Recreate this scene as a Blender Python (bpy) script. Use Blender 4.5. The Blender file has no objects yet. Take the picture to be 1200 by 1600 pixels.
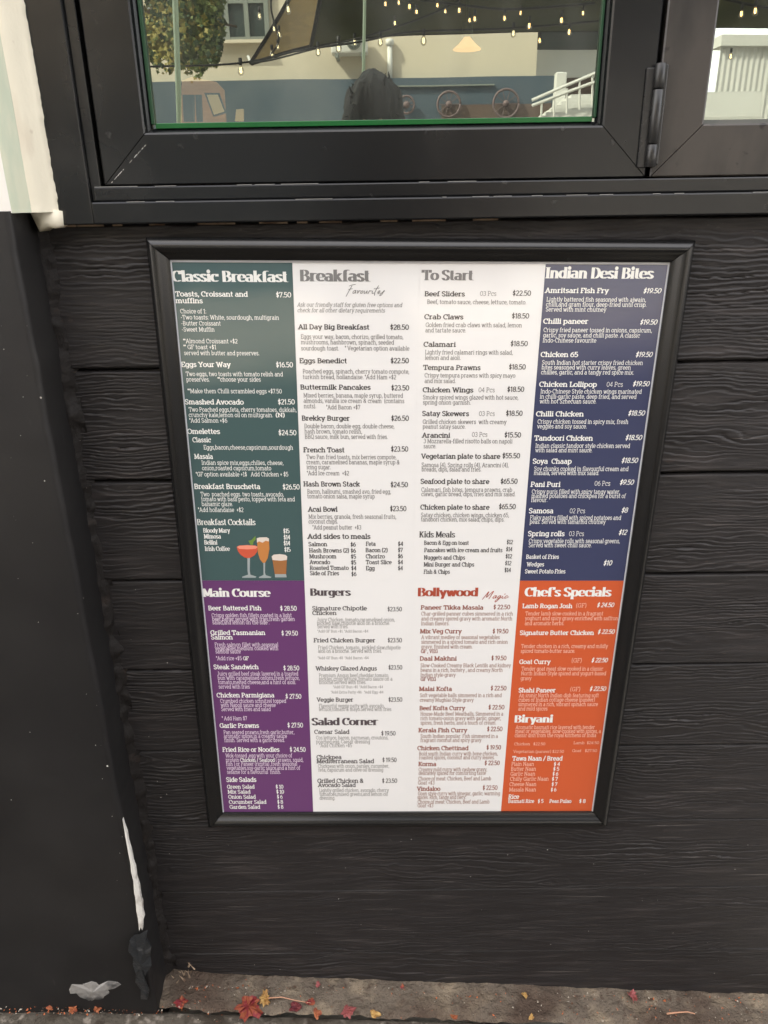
import bpy, bmesh, math, random
import numpy as np
from mathutils import Vector, Matrix
R = math.radians
random.seed(7)
S = bpy.context.scene
col = S.collection

# ------------------------------------------------------------------ camera, world, sun, exposure
GZ = 0.85                                             # paving level is z = 0
F = 1200.0
CAM = np.array([-0.03359, -0.957887, 0.493281 + GZ])
CR = np.array([0.999896, 0.000707, -0.014403])
CU = np.array([0.013049, 0.380695, 0.924609])
CF = np.array([-0.006137, 0.924701, -0.380646])
cd = bpy.data.cameras.new('camera'); cam = bpy.data.objects.new('camera', cd); col.objects.link(cam)
cam.matrix_world = Matrix(((CR[0], CU[0], -CF[0], CAM[0]), (CR[1], CU[1], -CF[1], CAM[1]), (CR[2], CU[2], -CF[2], CAM[2]), (0, 0, 0, 1)))
cd.sensor_fit = 'HORIZONTAL'; cd.sensor_width = 36; cd.lens = 36
cd.clip_start = 0.02; cd.clip_end = 500
S.camera = cam
W = bpy.data.worlds.new('World'); S.world = W; W.use_nodes = True
wn = W.node_tree.nodes; wl = W.node_tree.links
sky = wn.new('ShaderNodeTexSky'); sky.sky_type = 'NISHITA'; sky.sun_disc = False
SUN_EL, SUN_AZ = 46, -62                              # the sun stands behind the cafe wall
sky.sun_elevation = R(SUN_EL); sky.sun_rotation = R(SUN_AZ)
sky.dust_density = 6.0; sky.ozone_density = 0.0; sky.air_density = 0.7
wn['Background'].inputs['Strength'].default_value = 0.15
wtc = wn.new('ShaderNodeTexCoord'); wmp = wn.new('ShaderNodeMapping'); wmp.inputs['Scale'].default_value = (1, 1, 2.4)
wno = wn.new('ShaderNodeTexNoise'); wno.inputs['Scale'].default_value = 2.2; wno.inputs['Detail'].default_value = 7
wrm = wn.new('ShaderNodeMapRange'); wrm.inputs[1].default_value = .34; wrm.inputs[2].default_value = .62; wrm.inputs[3].default_value = .25; wrm.inputs[4].default_value = .9
wmx = wn.new('ShaderNodeMix'); wmx.data_type = 'RGBA'; wmx.inputs[7].default_value = (7.5, 7.2, 7.0, 1)      # thin white cloud, unseen, added for whiter and stronger top light
wl.new(wtc.outputs['Generated'], wmp.inputs[0]); wl.new(wmp.outputs[0], wno.inputs['Vector']); wl.new(wno.outputs['Fac'], wrm.inputs[0]); wl.new(wrm.outputs[0], wmx.inputs[0])
wl.new(sky.outputs[0], wmx.inputs[6]); wl.new(wmx.outputs[2], wn['Background'].inputs[0])
sd = bpy.data.lights.new('sun', 'SUN'); so = bpy.data.objects.new('sun', sd); col.objects.link(so)
sd.energy = 2.4; sd.angle = R(0.5); sd.color = (1, .91, .79)
_d = Vector((math.sin(R(SUN_AZ)) * math.cos(R(SUN_EL)), math.cos(R(SUN_AZ)) * math.cos(R(SUN_EL)), math.sin(R(SUN_EL))))
so.rotation_euler = _d.to_track_quat('Z', 'Y').to_euler()
S.view_settings.view_transform = 'Standard'; S.view_settings.look = 'None'
S.view_settings.exposure = 1.98; S.view_settings.gamma = 1
S.view_settings.use_curve_mapping = False
S.cycles.max_bounces = 10; S.cycles.transparent_max_bounces = 12
S.cycles.use_denoising = True
S.cycles.caustics_reflective = False; S.cycles.caustics_refractive = False

# ------------------------------------------------------------------ helpers
def at(px, py, Y):                                    # the point of the vertical plane y = Y seen at a pixel of the photo
    d = CF * F + CR * (px - 600) - CU * (py - 800)
    return CAM + d * ((Y - CAM[1]) / d[1])
def atz(px, py, z):
    d = CF * F + CR * (px - 600) - CU * (py - 800)
    return CAM + d * ((z - CAM[2]) / d[2])
YG = 0.012                                            # plane of the window glass
def refl(px, py, V):                                  # a thing seen mirrored in the glass, V metres deep in the mirror
    p = at(px, py, V); return np.array([p[0], 2 * YG - V, p[2]])

def tag(o, label=None, cat=None, group=None, kind=None):
    if label: o['label'] = label
    if cat: o['category'] = cat
    if group: o['group'] = group
    if kind: o['kind'] = kind
    return o
def empty(name, loc=(0, 0, 0), label=None, cat=None, group=None):
    o = bpy.data.objects.new(name, None); col.objects.link(o); o.location = loc; o.empty_display_size = .05
    bpy.context.view_layer.update() if False else None
    return tag(o, label, cat, group)
def link(name, me, mat=None, parent=None):
    o = bpy.data.objects.new(name, me); col.objects.link(o)
    if mat: me.materials.append(mat) if not me.materials else None
    if parent:
        o.parent = parent
    return o
def pyd(name, v, f, mat, parent=None, smooth=False):
    me = bpy.data.meshes.new(name); me.from_pydata([tuple(map(float, p)) for p in v], [], f); me.update()
    if smooth: me.polygons.foreach_set('use_smooth', [True] * len(me.polygons))
    o = link(name, me, mat, parent)
    if parent is not None and parent.type == 'EMPTY': pass
    return o
def box(name, x0, x1, y0, y1, z0, z1, mat, parent=None, bev=0.0, seg=2, smooth=False):
    bm = bmesh.new(); bmesh.ops.create_cube(bm, size=1)
    for v in bm.verts:
        v.co = Vector((x0 + (v.co.x + .5) * (x1 - x0), y0 + (v.co.y + .5) * (y1 - y0), z0 + (v.co.z + .5) * (z1 - z0)))
    if bev: bmesh.ops.bevel(bm, geom=bm.edges[:], offset=bev, segments=seg, affect='EDGES', profile=.5)
    me = bpy.data.meshes.new(name); bm.to_mesh(me); bm.free()
    return link(name, me, mat, parent)
def bm_obj(name, bm, mat, parent=None, smooth=False):
    me = bpy.data.meshes.new(name); bm.to_mesh(me); bm.free()
    if smooth: me.polygons.foreach_set('use_smooth', [True] * len(me.polygons))
    return link(name, me, mat, parent)
def tube(bm, pts, r, n=6, r2=None):
    pts = [Vector(p) for p in pts]; rings = []
    for i, p in enumerate(pts):
        t = (pts[min(i + 1, len(pts) - 1)] - pts[max(i - 1, 0)]).normalized()
        a = t.orthogonal().normalized() if i == 0 else (rings_a - t * rings_a.dot(t)).normalized()
        rings_a = a; b = t.cross(a)
        rr = r if r2 is None else r + (r2 - r) * i / (len(pts) - 1)
        rings.append([bm.verts.new(p + (a * math.cos(k * 2 * math.pi / n) + b * math.sin(k * 2 * math.pi / n)) * rr) for k in range(n)])
    for A, B in zip(rings, rings[1:]):
        for k in range(n): bm.faces.new((A[k], A[(k + 1) % n], B[(k + 1) % n], B[k]))
    bm.faces.new(rings[0][::-1]); bm.faces.new(rings[-1])
def lathe(bm, prof, c=(0, 0, 0), n=20, axis='z'):
    rings = []
    for r, z in prof:
        ring = []
        for k in range(n):
            a = k * 2 * math.pi / n; x, y = r * math.cos(a), r * math.sin(a)
            p = (x, y, z) if axis == 'z' else (x, z, y)
            ring.append(bm.verts.new((p[0] + c[0], p[1] + c[1], p[2] + c[2])))
        rings.append(ring)
    for A, B in zip(rings, rings[1:]):
        for k in range(n): bm.faces.new((A[k], A[(k + 1) % n], B[(k + 1) % n], B[k]))
def relabel(o, **k):
    for a, b in k.items(): o[a] = b
    return o

# ------------------------------------------------------------------ materials
def M(name, colr, rough=.5, spec=.5, metal=0, bump=None, var=None, coat=0, emit=None, trans=0, rough_var=None):
    """bump / var: (scale xyz, noise scale, strength or colour 2, detail, distance)"""
    m = bpy.data.materials.new(name); m.use_nodes = True
    nt = m.node_tree; b = nt.nodes['Principled BSDF']
    b.inputs['Base Color'].default_value = (*colr, 1); b.inputs['Roughness'].default_value = rough
    b.inputs['Specular IOR Level'].default_value = spec; b.inputs['Metallic'].default_value = metal
    b.inputs['Coat Weight'].default_value = coat; b.inputs['Coat Roughness'].default_value = .09; b.inputs['Coat IOR'].default_value = 1.8
    if emit: b.inputs['Emission Color'].default_value = (*emit[0], 1); b.inputs['Emission Strength'].default_value = emit[1]
    if trans: b.inputs['Transmission Weight'].default_value = trans
    tc = nt.nodes.new('ShaderNodeTexCoord')
    def noise(sc, ns, det=6, dist=0.0):
        mp = nt.nodes.new('ShaderNodeMapping'); mp.inputs['Scale'].default_value = sc
        nt.links.new(tc.outputs['Object'], mp.inputs[0])
        n = nt.nodes.new('ShaderNodeTexNoise'); n.inputs['Scale'].default_value = ns; n.inputs['Detail'].default_value = det
        n.inputs['Distortion'].default_value = dist
        nt.links.new(mp.outputs[0], n.inputs['Vector']); return n.outputs['Fac']
    def ramp(f, a, c, lo=0.0, hi=1.0):
        r = nt.nodes.new('ShaderNodeMapRange'); r.inputs[1].default_value = a; r.inputs[2].default_value = c
        r.inputs[3].default_value = lo; r.inputs[4].default_value = hi
        nt.links.new(f, r.inputs[0]); return r.outputs[0]
    if var:
        for i, (sc, ns, c2, a, c) in enumerate(var):
            mix = nt.nodes.new('ShaderNodeMix'); mix.data_type = 'RGBA'
            prev = b.inputs['Base Color'].links[0].from_socket if b.inputs['Base Color'].is_linked else None
            nt.links.new(ramp(noise(sc, ns), a, c), mix.inputs[0])
            if prev: nt.links.new(prev, mix.inputs[6])
            else: mix.inputs[6].default_value = (*colr, 1)
            mix.inputs[7].default_value = (*c2, 1)
            nt.links.new(mix.outputs[2], b.inputs['Base Color'])
    if rough_var:
        sc, ns, lo, hi = rough_var
        nt.links.new(ramp(noise(sc, ns), .3, .7, lo, hi), b.inputs['Roughness'])
    if bump:
        last = None
        for sc, ns, st, di, det in bump:
            bp = nt.nodes.new('ShaderNodeBump'); bp.inputs['Strength'].default_value = st; bp.inputs['Distance'].default_value = di
            nt.links.new(noise(sc, ns, det, .3), bp.inputs['Height'])
            if last: nt.links.new(last, bp.inputs['Normal'])
            last = bp.outputs[0]
        nt.links.new(last, b.inputs['Normal'])
        if coat: nt.links.new(last, b.inputs['Coat Normal'])
    return m
m_board = M('black_painted_timber', (.0175, .0152, .0153), .52, .5,
            bump=[((14, 14, 150), 4, .5, .0008, 8), ((60, 60, 220), 6, .35, .0004, 5)],
            var=[((3, 3, 30), 3, (.040, .034, .033), .52, .72), ((1, 1, 2), 2, (.017, .015, .015), .45, .65), ((30, 30, 120), 3, (.07, .062, .058), .66, .78), ((8, 8, 14), 9, (.05, .038, .034), .66, .8), ((3.5, 3.5, 210), 1.6, (.085, .075, .070), .64, .72), ((6, 6, 170), 2.3, (.008, .007, .007), .62, .70)],
            rough_var=((4, 4, 30), 4, .42, .66))
m_frame = M('black_satin_aluminium', (.0085, .0092, .0100), .23, .5,
            bump=[((1, 1, 1), 700, .06, .0002, 2), ((1, 1, 1), 5, .15, .006, 3)], var=[((1, 1, 1), 7, (.024, .024, .023), .55, .75), ((1, 1, 1), 60, (.05, .05, .048), .7, .8)])
m_frame_glare = M('glare_pale_aluminium', (.026, .024, .022), .33, .45, bump=[((1, 1, 1), 5, .15, .006, 3)], var=[((3, 3, 1), 6, (.055, .048, .042), .42, .62), ((1, 1, 1), 50, (.012, .011, .010), .64, .72)])  # paler copy of the frame black: glare painted into the colour, with smudges
m_rail = M('black_snap_frame', (.008, .008, .008), .27, .6, bump=[((1, 1, 1), 900, .05, .0002, 2)],
           var=[((1, 1, 1), 90, (.03, .03, .03), .7, .8)])
m_gap = M('dark_gap', (.008, .007, .006), .9, .2)
m_sealant = M('dirty_dark_sealant', (.011, .009, .008), .7, .3, bump=[((1, 1, .6), 60, 1, .004, 6), ((1, 1, 1), 300, .6, .001, 4)],
              var=[((1, 1, 1), 25, (.04, .027, .02), .6, .8)])
m_black_render = M('black_painted_render', (.0105, .0098, .0098), .55, .4, bump=[((1, 1, 1), 8, .4, .003, 5), ((1, 1, 1), 150, .25, .0006, 5)],
                   var=[((1, 1, 1), 3, (.019, .0178, .017), .45, .65), ((9, 9, 1.5), 9, (.04, .037, .035), .68, .8)], rough_var=((1, 1, 1), 4, .4, .65))
m_cream = M('cream_plaster', (.80, .75, .60), .75, .3, bump=[((1, 1, .4), 40, .5, .002, 6), ((1, 1, 1), 260, .3, .0006, 4)],
            var=[((2, 2, .5), 12, (.60, .52, .40), .62, .8), ((1, 1, 1), 40, (.42, .34, .24), .72, .85)])
m_white_plaster = M('white_wall_paint', (.8, .78, .72), .6, .4, bump=[((1, 1, 1), 20, .3, .002, 5)])
m_mint = M('green_shaded_plaster', (.53, .58, .45), .6, .3, var=[((1, 1, .3), 50, (.60, .62, .48), .45, .6)], bump=[((1, 1, .5), 30, .3, .002, 4)])  # chamfer in shade, its green reflection put into the colour
m_chip = M('bare_white_filler', (.68, .66, .61), .8, .3, bump=[((1, 1, 1), 150, .6, .001, 5)], var=[((1, 1, .4), 70, (.36, .33, .29), .5, .68), ((1, 1, .4), 120, (.08, .07, .06), .63, .74)])
m_grey_patch = M('grey_mortar_patch', (.24, .23, .215), .55, .4, bump=[((1, 1, 1), 60, .8, .004, 6)], var=[((1, 1, 1), 30, (.05, .05, .05), .5, .65)])
m_wood_bare = M('splintered_bare_wood', (.30, .22, .15), .8, .3, bump=[((1, 1, 5), 60, .8, .002, 5)], var=[((1, 1, 1), 40, (.10, .06, .04), .45, .65)])
m_concrete = M('weathered_concrete', (.15, .122, .094), .9, .2, bump=[((1, 1, 1), 80, 1, .009, 8), ((1, 1, 1), 300, 1, .003, 5)],
               var=[((1, 1, 1), 26, (.26, .21, .15), .5, .66), ((1, 1, 1), 7, (.085, .06, .045), .48, .66), ((1, 1, 1), 70, (.08, .055, .04), .58, .75)])
m_paver = M('grimy_paver', (.09, .078, .062), .92, .2, bump=[((1, 1, 1), 90, 1, .005, 8)],
            var=[((1, 1, 1), 60, (.24, .21, .175), .55, .68), ((1, 1, 1), 25, (.05, .04, .03), .5, .65)])
m_dark_ground = M('added_dark_paving', (.045, .04, .036), .9, .2, var=[((1, 1, 1), 3, (.065, .058, .052), .45, .65)])
m_street = M('pale_street_paving', (.40, .37, .31), .85, .3, var=[((1, 1, 1), 1.5, (.33, .30, .25), .45, .6)], bump=[((1, 1, 1), 30, .3, .003, 4)])
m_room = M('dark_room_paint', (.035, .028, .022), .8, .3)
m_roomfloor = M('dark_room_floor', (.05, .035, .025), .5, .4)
m_green = M('green_glow_bead', (.006, .10, .022), .25, .6)
m_greendk = M('dark_green_glow_bead', (.012, .06, .025), .4, .5)

def glass_mat(name, refl_fac, tint, seed):
    m = bpy.data.materials.new(name); m.use_nodes = True; nt = m.node_tree; nt.nodes.clear()
    out = nt.nodes.new('ShaderNodeOutputMaterial'); mix = nt.nodes.new('ShaderNodeMixShader')
    tr = nt.nodes.new('ShaderNodeBsdfTransparent'); gl = nt.nodes.new('ShaderNodeBsdfGlossy')
    tr.inputs[0].default_value = (*tint, 1); gl.inputs['Color'].default_value = (.90, 1, .88, 1); gl.inputs['Roughness'].default_value = .004
    fr = nt.nodes.new('ShaderNodeFresnel'); fr.inputs[0].default_value = 1.5
    ad = nt.nodes.new('ShaderNodeMath'); ad.operation = 'ADD'; ad.inputs[1].default_value = refl_fac; ad.use_clamp = True
    nt.links.new(fr.outputs[0], ad.inputs[0]); nt.links.new(ad.outputs[0], mix.inputs[0])
    df = nt.nodes.new('ShaderNodeBsdfDiffuse'); df.inputs[0].default_value = (.70, .72, .66, 1); m2 = nt.nodes.new('ShaderNodeMixShader')   # film of dust and wipe marks
    tc = nt.nodes.new('ShaderNodeTexCoord'); mp = nt.nodes.new('ShaderNodeMapping'); mp.inputs['Scale'].default_value = (2, 2, 1.2); mp.inputs['Rotation'].default_value = (0, .5, 0)
    n2 = nt.nodes.new('ShaderNodeTexNoise'); n2.inputs['Scale'].default_value = 5; n2.inputs['Detail'].default_value = 1; bp = nt.nodes.new('ShaderNodeBump'); bp.inputs['Strength'].default_value = 1; bp.inputs['Distance'].default_value = .00016   # float-glass waviness
    nt.links.new(tc.outputs['Object'], n2.inputs['Vector']); nt.links.new(n2.outputs['Fac'], bp.inputs['Height']); nt.links.new(bp.outputs[0], gl.inputs['Normal'])
    no = nt.nodes.new('ShaderNodeTexNoise'); no.inputs['Scale'].default_value = 9; no.inputs['Detail'].default_value = 8; mr = nt.nodes.new('ShaderNodeMapRange')
    mr.inputs[1].default_value = .35; mr.inputs[2].default_value = .75; mr.inputs[3].default_value = .015; mr.inputs[4].default_value = .075
    nt.links.new(tc.outputs['Object'], mp.inputs[0]); nt.links.new(mp.outputs[0], no.inputs['Vector']); nt.links.new(no.outputs['Fac'], mr.inputs[0]); nt.links.new(mr.outputs[0], m2.inputs[0])
    nt.links.new(tr.outputs[0], mix.inputs[1]); nt.links.new(gl.outputs[0], mix.inputs[2]); nt.links.new(mix.outputs[0], m2.inputs[1]); nt.links.new(df.outputs[0], m2.inputs[2]); nt.links.new(m2.outputs[0], out.inputs[0])
    return m
m_glass = glass_mat('reflective_window_glass', .34, (.55, .66, .53), 1)

# ------------------------------------------------------------------ numpy noise for surface relief
_rs = np.random.RandomState(3); _T = _rs.rand(256, 256)
def vnoise(x, y):
    xi = np.floor(x).astype(int); yi = np.floor(y).astype(int); fx = x - xi; fy = y - yi
    fx = fx * fx * (3 - 2 * fx); fy = fy * fy * (3 - 2 * fy)
    a = _T[xi % 256, yi % 256]; b = _T[(xi + 1) % 256, yi % 256]; c = _T[xi % 256, (yi + 1) % 256]; d = _T[(xi + 1) % 256, (yi + 1) % 256]
    return (a * (1 - fx) + b * fx) * (1 - fy) + (c * (1 - fx) + d * fx) * fy
def fbm(x, y, o=4):
    s = 0; a = .5
    for i in range(o): s = s + a * vnoise(x * 2 ** i + 17 * i, y * 2 ** i + 31 * i); a *= .5
    return s
def grid_obj(name, P, mat, parent=None, smooth=True):
    """P: (nu, nv, 3) array"""
    nu, nv = P.shape[:2]; me = bpy.data.meshes.new(name)
    idx = np.arange(nu * nv).reshape(nu, nv)
    q = np.stack([idx[:-1, :-1], idx[1:, :-1], idx[1:, 1:], idx[:-1, 1:]], -1).reshape(-1, 4)
    me.vertices.add(nu * nv); me.vertices.foreach_set('co', P.astype(np.float32).ravel())
    me.loops.add(q.size); me.loops.foreach_set('vertex_index', q.ravel().astype(np.int32))
    me.polygons.add(len(q)); me.polygons.foreach_set('loop_start', np.arange(0, q.size, 4, dtype=np.int32))
    me.polygons.foreach_set('loop_total', np.full(len(q), 4, np.int32))
    me.update(calc_edges=True)
    if smooth: me.polygons.foreach_set('use_smooth', np.ones(len(q), bool))
    return link(name, me, mat, parent)
# ================================================================== SETTING: ground
LEDGE_L, LEDGE_R = GZ - .813, GZ - .868                # the mortar ledge falls towards the right
def ledge_z(x): return LEDGE_L + (LEDGE_R - LEDGE_L) * (x + .3) / .86
YL = -.052                                             # front edge of the ledge
xs = np.linspace(-1.6, 2.4, 700); ys = np.linspace(YL, .02, 16)
X, Y = np.meshgrid(xs, ys, indexing='ij')
Z = ledge_z(np.clip(X, -.6, 1.2)) + (fbm(X * 22, Y * 30) - .5) * .013 + (fbm(X * 110, Y * 120, 3) - .5) * .007 + .012 * np.clip((-.36 - X) / .08, 0, 1) * (fbm(X * 60, Y * 60) + .2) - np.clip((YL + .008 - Y) / .008, 0, 1) ** 2 * .006
P = np.stack([X, Y + (fbm(X * 40, X * 0 + 3) - .5) * .010, Z], -1)
o = grid_obj('ledge', P, m_concrete); tag(o, 'rough weathered concrete ledge along the foot of the black boards', kind='structure')
xs = np.linspace(-1.6, 2.4, 500); ys = np.linspace(-.7, YL + .004, 60)
X, Y = np.meshgrid(xs, ys, indexing='ij')
Z = ledge_z(np.clip(X, -.6, 1.2)) - .007 + (fbm(X * 50, Y * 50) - .5) * .007 - np.clip((Y - YL + .006) / .006, 0, 1) * .012
gx = np.abs(((X + .17) / .4) % 1 - .5) * .4            # paver joints across the strip
Z = Z - np.clip((.006 - (.2 - gx)) / .006, 0, 1) * .007
P = np.stack([X, Y, Z], -1)
o = grid_obj('pavement', P, m_paver); tag(o, 'dark gritty paving strip in front of the ledge', kind='structure')
o = pyd('ground', [(-60, -60, -.03), (60, -60, -.03), (60, 8, -.03), (-60, 8, -.03)], [(0, 1, 2, 3)], m_street); tag(o, 'pale street paving behind the viewer', kind='structure')
box('added_dark_ground', -30, 30, -5.2, -.69, -.026, -.012, m_dark_ground)['kind'] = 'structure'  # unseen dark strip, added to cut light bouncing up onto the wall

# ================================================================== weatherboard wall
JOINTS = [GZ + z for z in (.4665, .2925, .1425, -.008, -.158, -.308, -.458, -.608, -.758, -.93)]
wall = empty('boarded_wall', (0, 0, 0), 'black painted weatherboard wall of rough horizontal boards below the window', 'wall')
def board(z0, z1, i):
    xs = np.concatenate([np.arange(-.455, .63, .0035), np.arange(.64, 1.5, .02)]); n = 156
    hs = np.linspace(0, 1, n)
    X, H = np.meshgrid(xs, hs, indexing='ij')
    h = z1 - z0; zz = z0 + H * h
    # grain: contour lines of a warped height field, swelling round knots
    ph = zz * (165 if i <= 5 else 130) + (fbm(X * 2.6 + i * 9, zz * 9 + i * 5, 3) - .5) * 11 + (fbm(X * 16 + i * 3, zz * 55 + i, 3) - .5) * 2.6 + (fbm(X * 60, zz * 160 + i, 2) - .5) * .7
    for kx, kz, kr in {7: [(.27, GZ - .515, 1.0)], 8: [(.24, GZ - .68, 1.1)], 2: [(-.36, GZ + .22, .8)], 5: [(-.31, GZ - .285, .6)], 6: [(.36, GZ - .33, .5)], 4: [(.5, GZ - .09, .6)]}.get(i, []):
        rr = np.sqrt(((X - kx) / (.13 * kr)) ** 2 + ((zz - kz) / (.034 * kr)) ** 2); w = np.exp(-rr ** 2 * .8)
        ph = ph * (1 - w) + w * (rr * 5.5 + (fbm(X * 30, zz * 30, 2) - .5) * 1.2)
    saw = ph - np.floor(ph)
    wear = np.clip(fbm(X * 4 + i * 7, zz * 22 + i * 3, 3) * 2.6 - .75, .08, 1)
    hit = np.clip(fbm(X * 13 + 5 * i, np.floor(ph) * 3.7 + i, 2) * 3 - 1.0, 0, 1)
    amp = (.0040 if i <= 5 else .0024)
    lip = saw ** 2 * .55 - np.clip(1 - np.minimum(saw, 1 - saw) / .13, 0, 1) * 1.7 * hit
    d = lip * amp * wear + (fbm(X * 50, zz * 260, 2) - .5) * .0006
    d = d + (fbm(X * 3, zz * 10 + i) - .5) * .003
    e = np.minimum(H, 1 - H) * h
    d = d - np.clip(1 - e / .0035, 0, 1) ** 2 * .004
    d = d + .004 * (H < 2) * (.5 - H)                   # each board leans out a touch at its foot
    end = .012 * (fbm(zz * 60, zz * 0 + i) - .5)
    Xp = X.copy(); Xp[:3] += (.022 * (fbm(zz * 45, zz * 0 + i) - .5) + .006 * (fbm(zz * 300, zz * 0 + i) - .5))[:3]
    Yp = .012 - d
    Yp[0, :] += .03; Yp[1, :] += .004
    Zp = zz + (fbm(X * 8 + i, H * 0 + 2) - .5) * .002 * (np.abs(H - .5) * 2)
    P = np.stack([Xp, Yp, Zp], -1)
    top = P[:, -1:].copy(); top[..., 1] += .02; bot = P[:, :1].copy(); bot[..., 1] += .02
    P = np.concatenate([bot, P, top], 1)
    return grid_obj('board', P, m_board, wall)
for i in range(len(JOINTS) - 1):
    gap = (.0034, .0036, .0034, .0028, .0028, .0018, .0020, .0014, .0012)[i]
    board(JOINTS[i + 1] + gap, JOINTS[i], i)
box('backing', -.46, 1.5, .024, .06, -.1, GZ + .47, m_gap, wall)
# bare timber line under the window
bm = bmesh.new()
x = -.42
while x < .1:
    w = random.uniform(.01, .05); z = GZ + .4662
    if random.random() < .75:
        vs = [bm.verts.new(p) for p in ((x, .006, z - .0012), (x + w, .006, z - .0014), (x + w, .0058, z + .0012), (x, .0058, z + random.uniform(.0005, .0015)))]
        bm.faces.new(vs)
    x += w + random.uniform(0, .02)
bm_obj('bare_timber_edge', bm, m_wood_bare, wall)['kind'] = 'stuff'
# bare end grain and splinters at the foot of the corner
def splinters(name, spots, mat, parent, n, size):
    bm = bmesh.new()
    for k in range(n):
        px, py = random.choice(spots); p = at(px + random.uniform(-6, 6), py + random.uniform(-10, 10), random.uniform(-.012, .004))
        L = random.uniform(.4, 1) * size; a = random.uniform(.9, 2.3); w = L * .14
        d = Vector((math.cos(a), random.uniform(-.4, .1), math.sin(a))) * L; q = Vector((-d.z, 0, d.x)).normalized() * w
        c = Vector(p)
        vs = [bm.verts.new(v) for v in (c - d / 2 - q, c - d / 2 + q, c + d / 2 + q * .2, c - d / 2 + Vector((0, -w, 0)))]
        for f in ((0, 1, 2), (0, 2, 3), (1, 3, 2)): bm.faces.new([vs[j] for j in f])
    o = bm_obj(name, bm, mat, parent); o['kind'] = 'stuff'; return o
splinters('splinters', [(272, 1535), (285, 1525), (290, 1545), (296, 1515), (266, 1560), (278, 1570)], m_wood_bare, wall, 46, .022)

# foam and sealant in the corner between pier and boards
cor = empty('corner_sealant', (0, 0, 0), 'lumpy dark sealant filling the corner between the pier and boards', 'sealant')
zs = np.linspace(-.02, GZ + .49, 420); us = np.linspace(0, 1, 10)
Zs, U = np.meshgrid(zs, us, indexing='ij')
Xs = -.478 + U * .044 + (fbm(Zs * 30, U * 3) - .5) * .011 + .006 * U
Ys = .006 - .012 * np.sin(U * math.pi * .9) - .03 * (1 - U) ** 3 - (fbm(Zs * 45 + 5, U * 7) - .5) * .022 + U * .012
grid_obj('sealant_bead', np.stack([Xs, Ys, Zs], -1), m_sealant, cor)

# ================================================================== pier on the left
pier = empty('wall_pier', (-.9, 0, 0), 'wall pier painted black below and cream above beside the boards', 'pier')
pier.location = (0, 0, 0)
PXE = float(at(120, 900, -.062)[0])
bm = bmesh.new()
zt = float(at(20, 330, -.062)[2])
# black lower block with a softly rounded arris
nz, prof = 120, []
for a in range(0, 8): 
    t = a / 7 * math.pi / 2; prof.append((PXE - .008 + .008 * math.sin(t), -.062 + .008 - .008 * math.cos(t)))
prof = [(-1.6, -.062), (-1.2, -.062), (-.9, -.062), (-.75, -.062), (-.62, -.062), (-.55, -.062)] + prof + [(PXE, -.03), (PXE - .001, .0), (PXE - .002, .03)]
PR = np.array(prof); zs = np.linspace(-.012, zt, 200)
P = np.zeros((len(zs), len(PR), 3)); P[..., 0] = PR[None, :, 0]; P[..., 1] = PR[None, :, 1]; P[..., 2] = zs[:, None]
nx = (fbm(P[..., 2] * 6 + 3, P[..., 0] * 6 + 50) - .5)
P[..., 1] += nx * .006 * (P[..., 0] < PXE - .003)
lowm = np.clip((.045 - P[..., 2]) / .04, 0, 1)         # battered foot
P[..., 1] += lowm * (.008 + .016 * (fbm(P[..., 0] * 30, P[..., 2] * 60) - .4))
P[6:-6, :, 0] += ((fbm(zs * 18, zs * 0 + 7) - .5) * .004)[6:-6, None] * (PR[None, :, 0] > -.53)
grid_obj('black_plinth', P, m_black_render, pier)
pyd('plinth_top', [(-1.6, -.064, zt), (-.508, -.064, zt), (-.504, .03, zt + .001), (-1.6, .03, zt + .001)], [(0, 1, 2, 3)], m_black_render, pier)
# cream upper part: white face, pale green arris (shade and green reflection painted in), cream reveal with a ragged edge over the window frame
zs = np.linspace(zt - .002, 2.9, 420)
xa = float(at(19, 330, -.055)[0]); xb = float(at(43, 330, -.05)[0]); xc = float(at(93, 345, -.012)[0])
def strip(name, prof, mat, ragged=0, jitter=.001):
    PR = np.array(prof); P = np.zeros((len(zs), len(PR), 3)); P[..., 0] = PR[None, :, 0]; P[..., 1] = PR[None, :, 1]; P[..., 2] = zs[:, None]
    P[..., 1] += (fbm(zs[:, None] * 14 + PR[None, :, 0] * 3, PR[None, :, 0] * 50) - .5) * jitter * 4
    if ragged: P[:, -2:, 0] += .7 * ((fbm(zs * 60, zs * 0 + 1) - .5) * ragged + (fbm(zs * 400, zs * 0 + 4) - .5) * ragged * .6)[:, None]
    return grid_obj(name, P, mat, pier)
strip('white_face', [(-1.6, -.058), (-1, -.058), (xa - .05, -.058), (xa, -.056)], m_white_plaster)
strip('green_arris', [(xa, -.056), (xa + .004, -.055), (xb - .004, -.044), (xb, -.040)], m_mint)
pr = [(xb + (xc - xb) * t, -.040 + .022 * t - .0025 * math.sin(t * 5)) for t in np.linspace(0, 1, 9)] + [(xc + .0008, -.006)]
o = strip('cream_reveal', pr, m_cream, .004, .0015)
# drip of plaster at the foot of the reveal
bm = bmesh.new()
ring = [at(x, y, -.019) for x, y in ((43, 322), (93, 330), (95, 352), (86, 357), (74, 354), (62, 362), (56, 350), (50, 338))]
c = bm.verts.new(Vector(np.mean(ring, 0)) + Vector((0, -.001, 0))); vs = [bm.verts.new(p) for p in ring]; vb = [bm.verts.new((p[0], .01, p[2])) for p in ring]
for k in range(len(vs)):
    j = (k + 1) % len(vs); bm.faces.new((c, vs[k], vs[j])); bm.faces.new((vs[k], vb[k], vb[j], vs[j]))
bm_obj('plaster_drip', bm, m_cream, pier, True)
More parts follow.
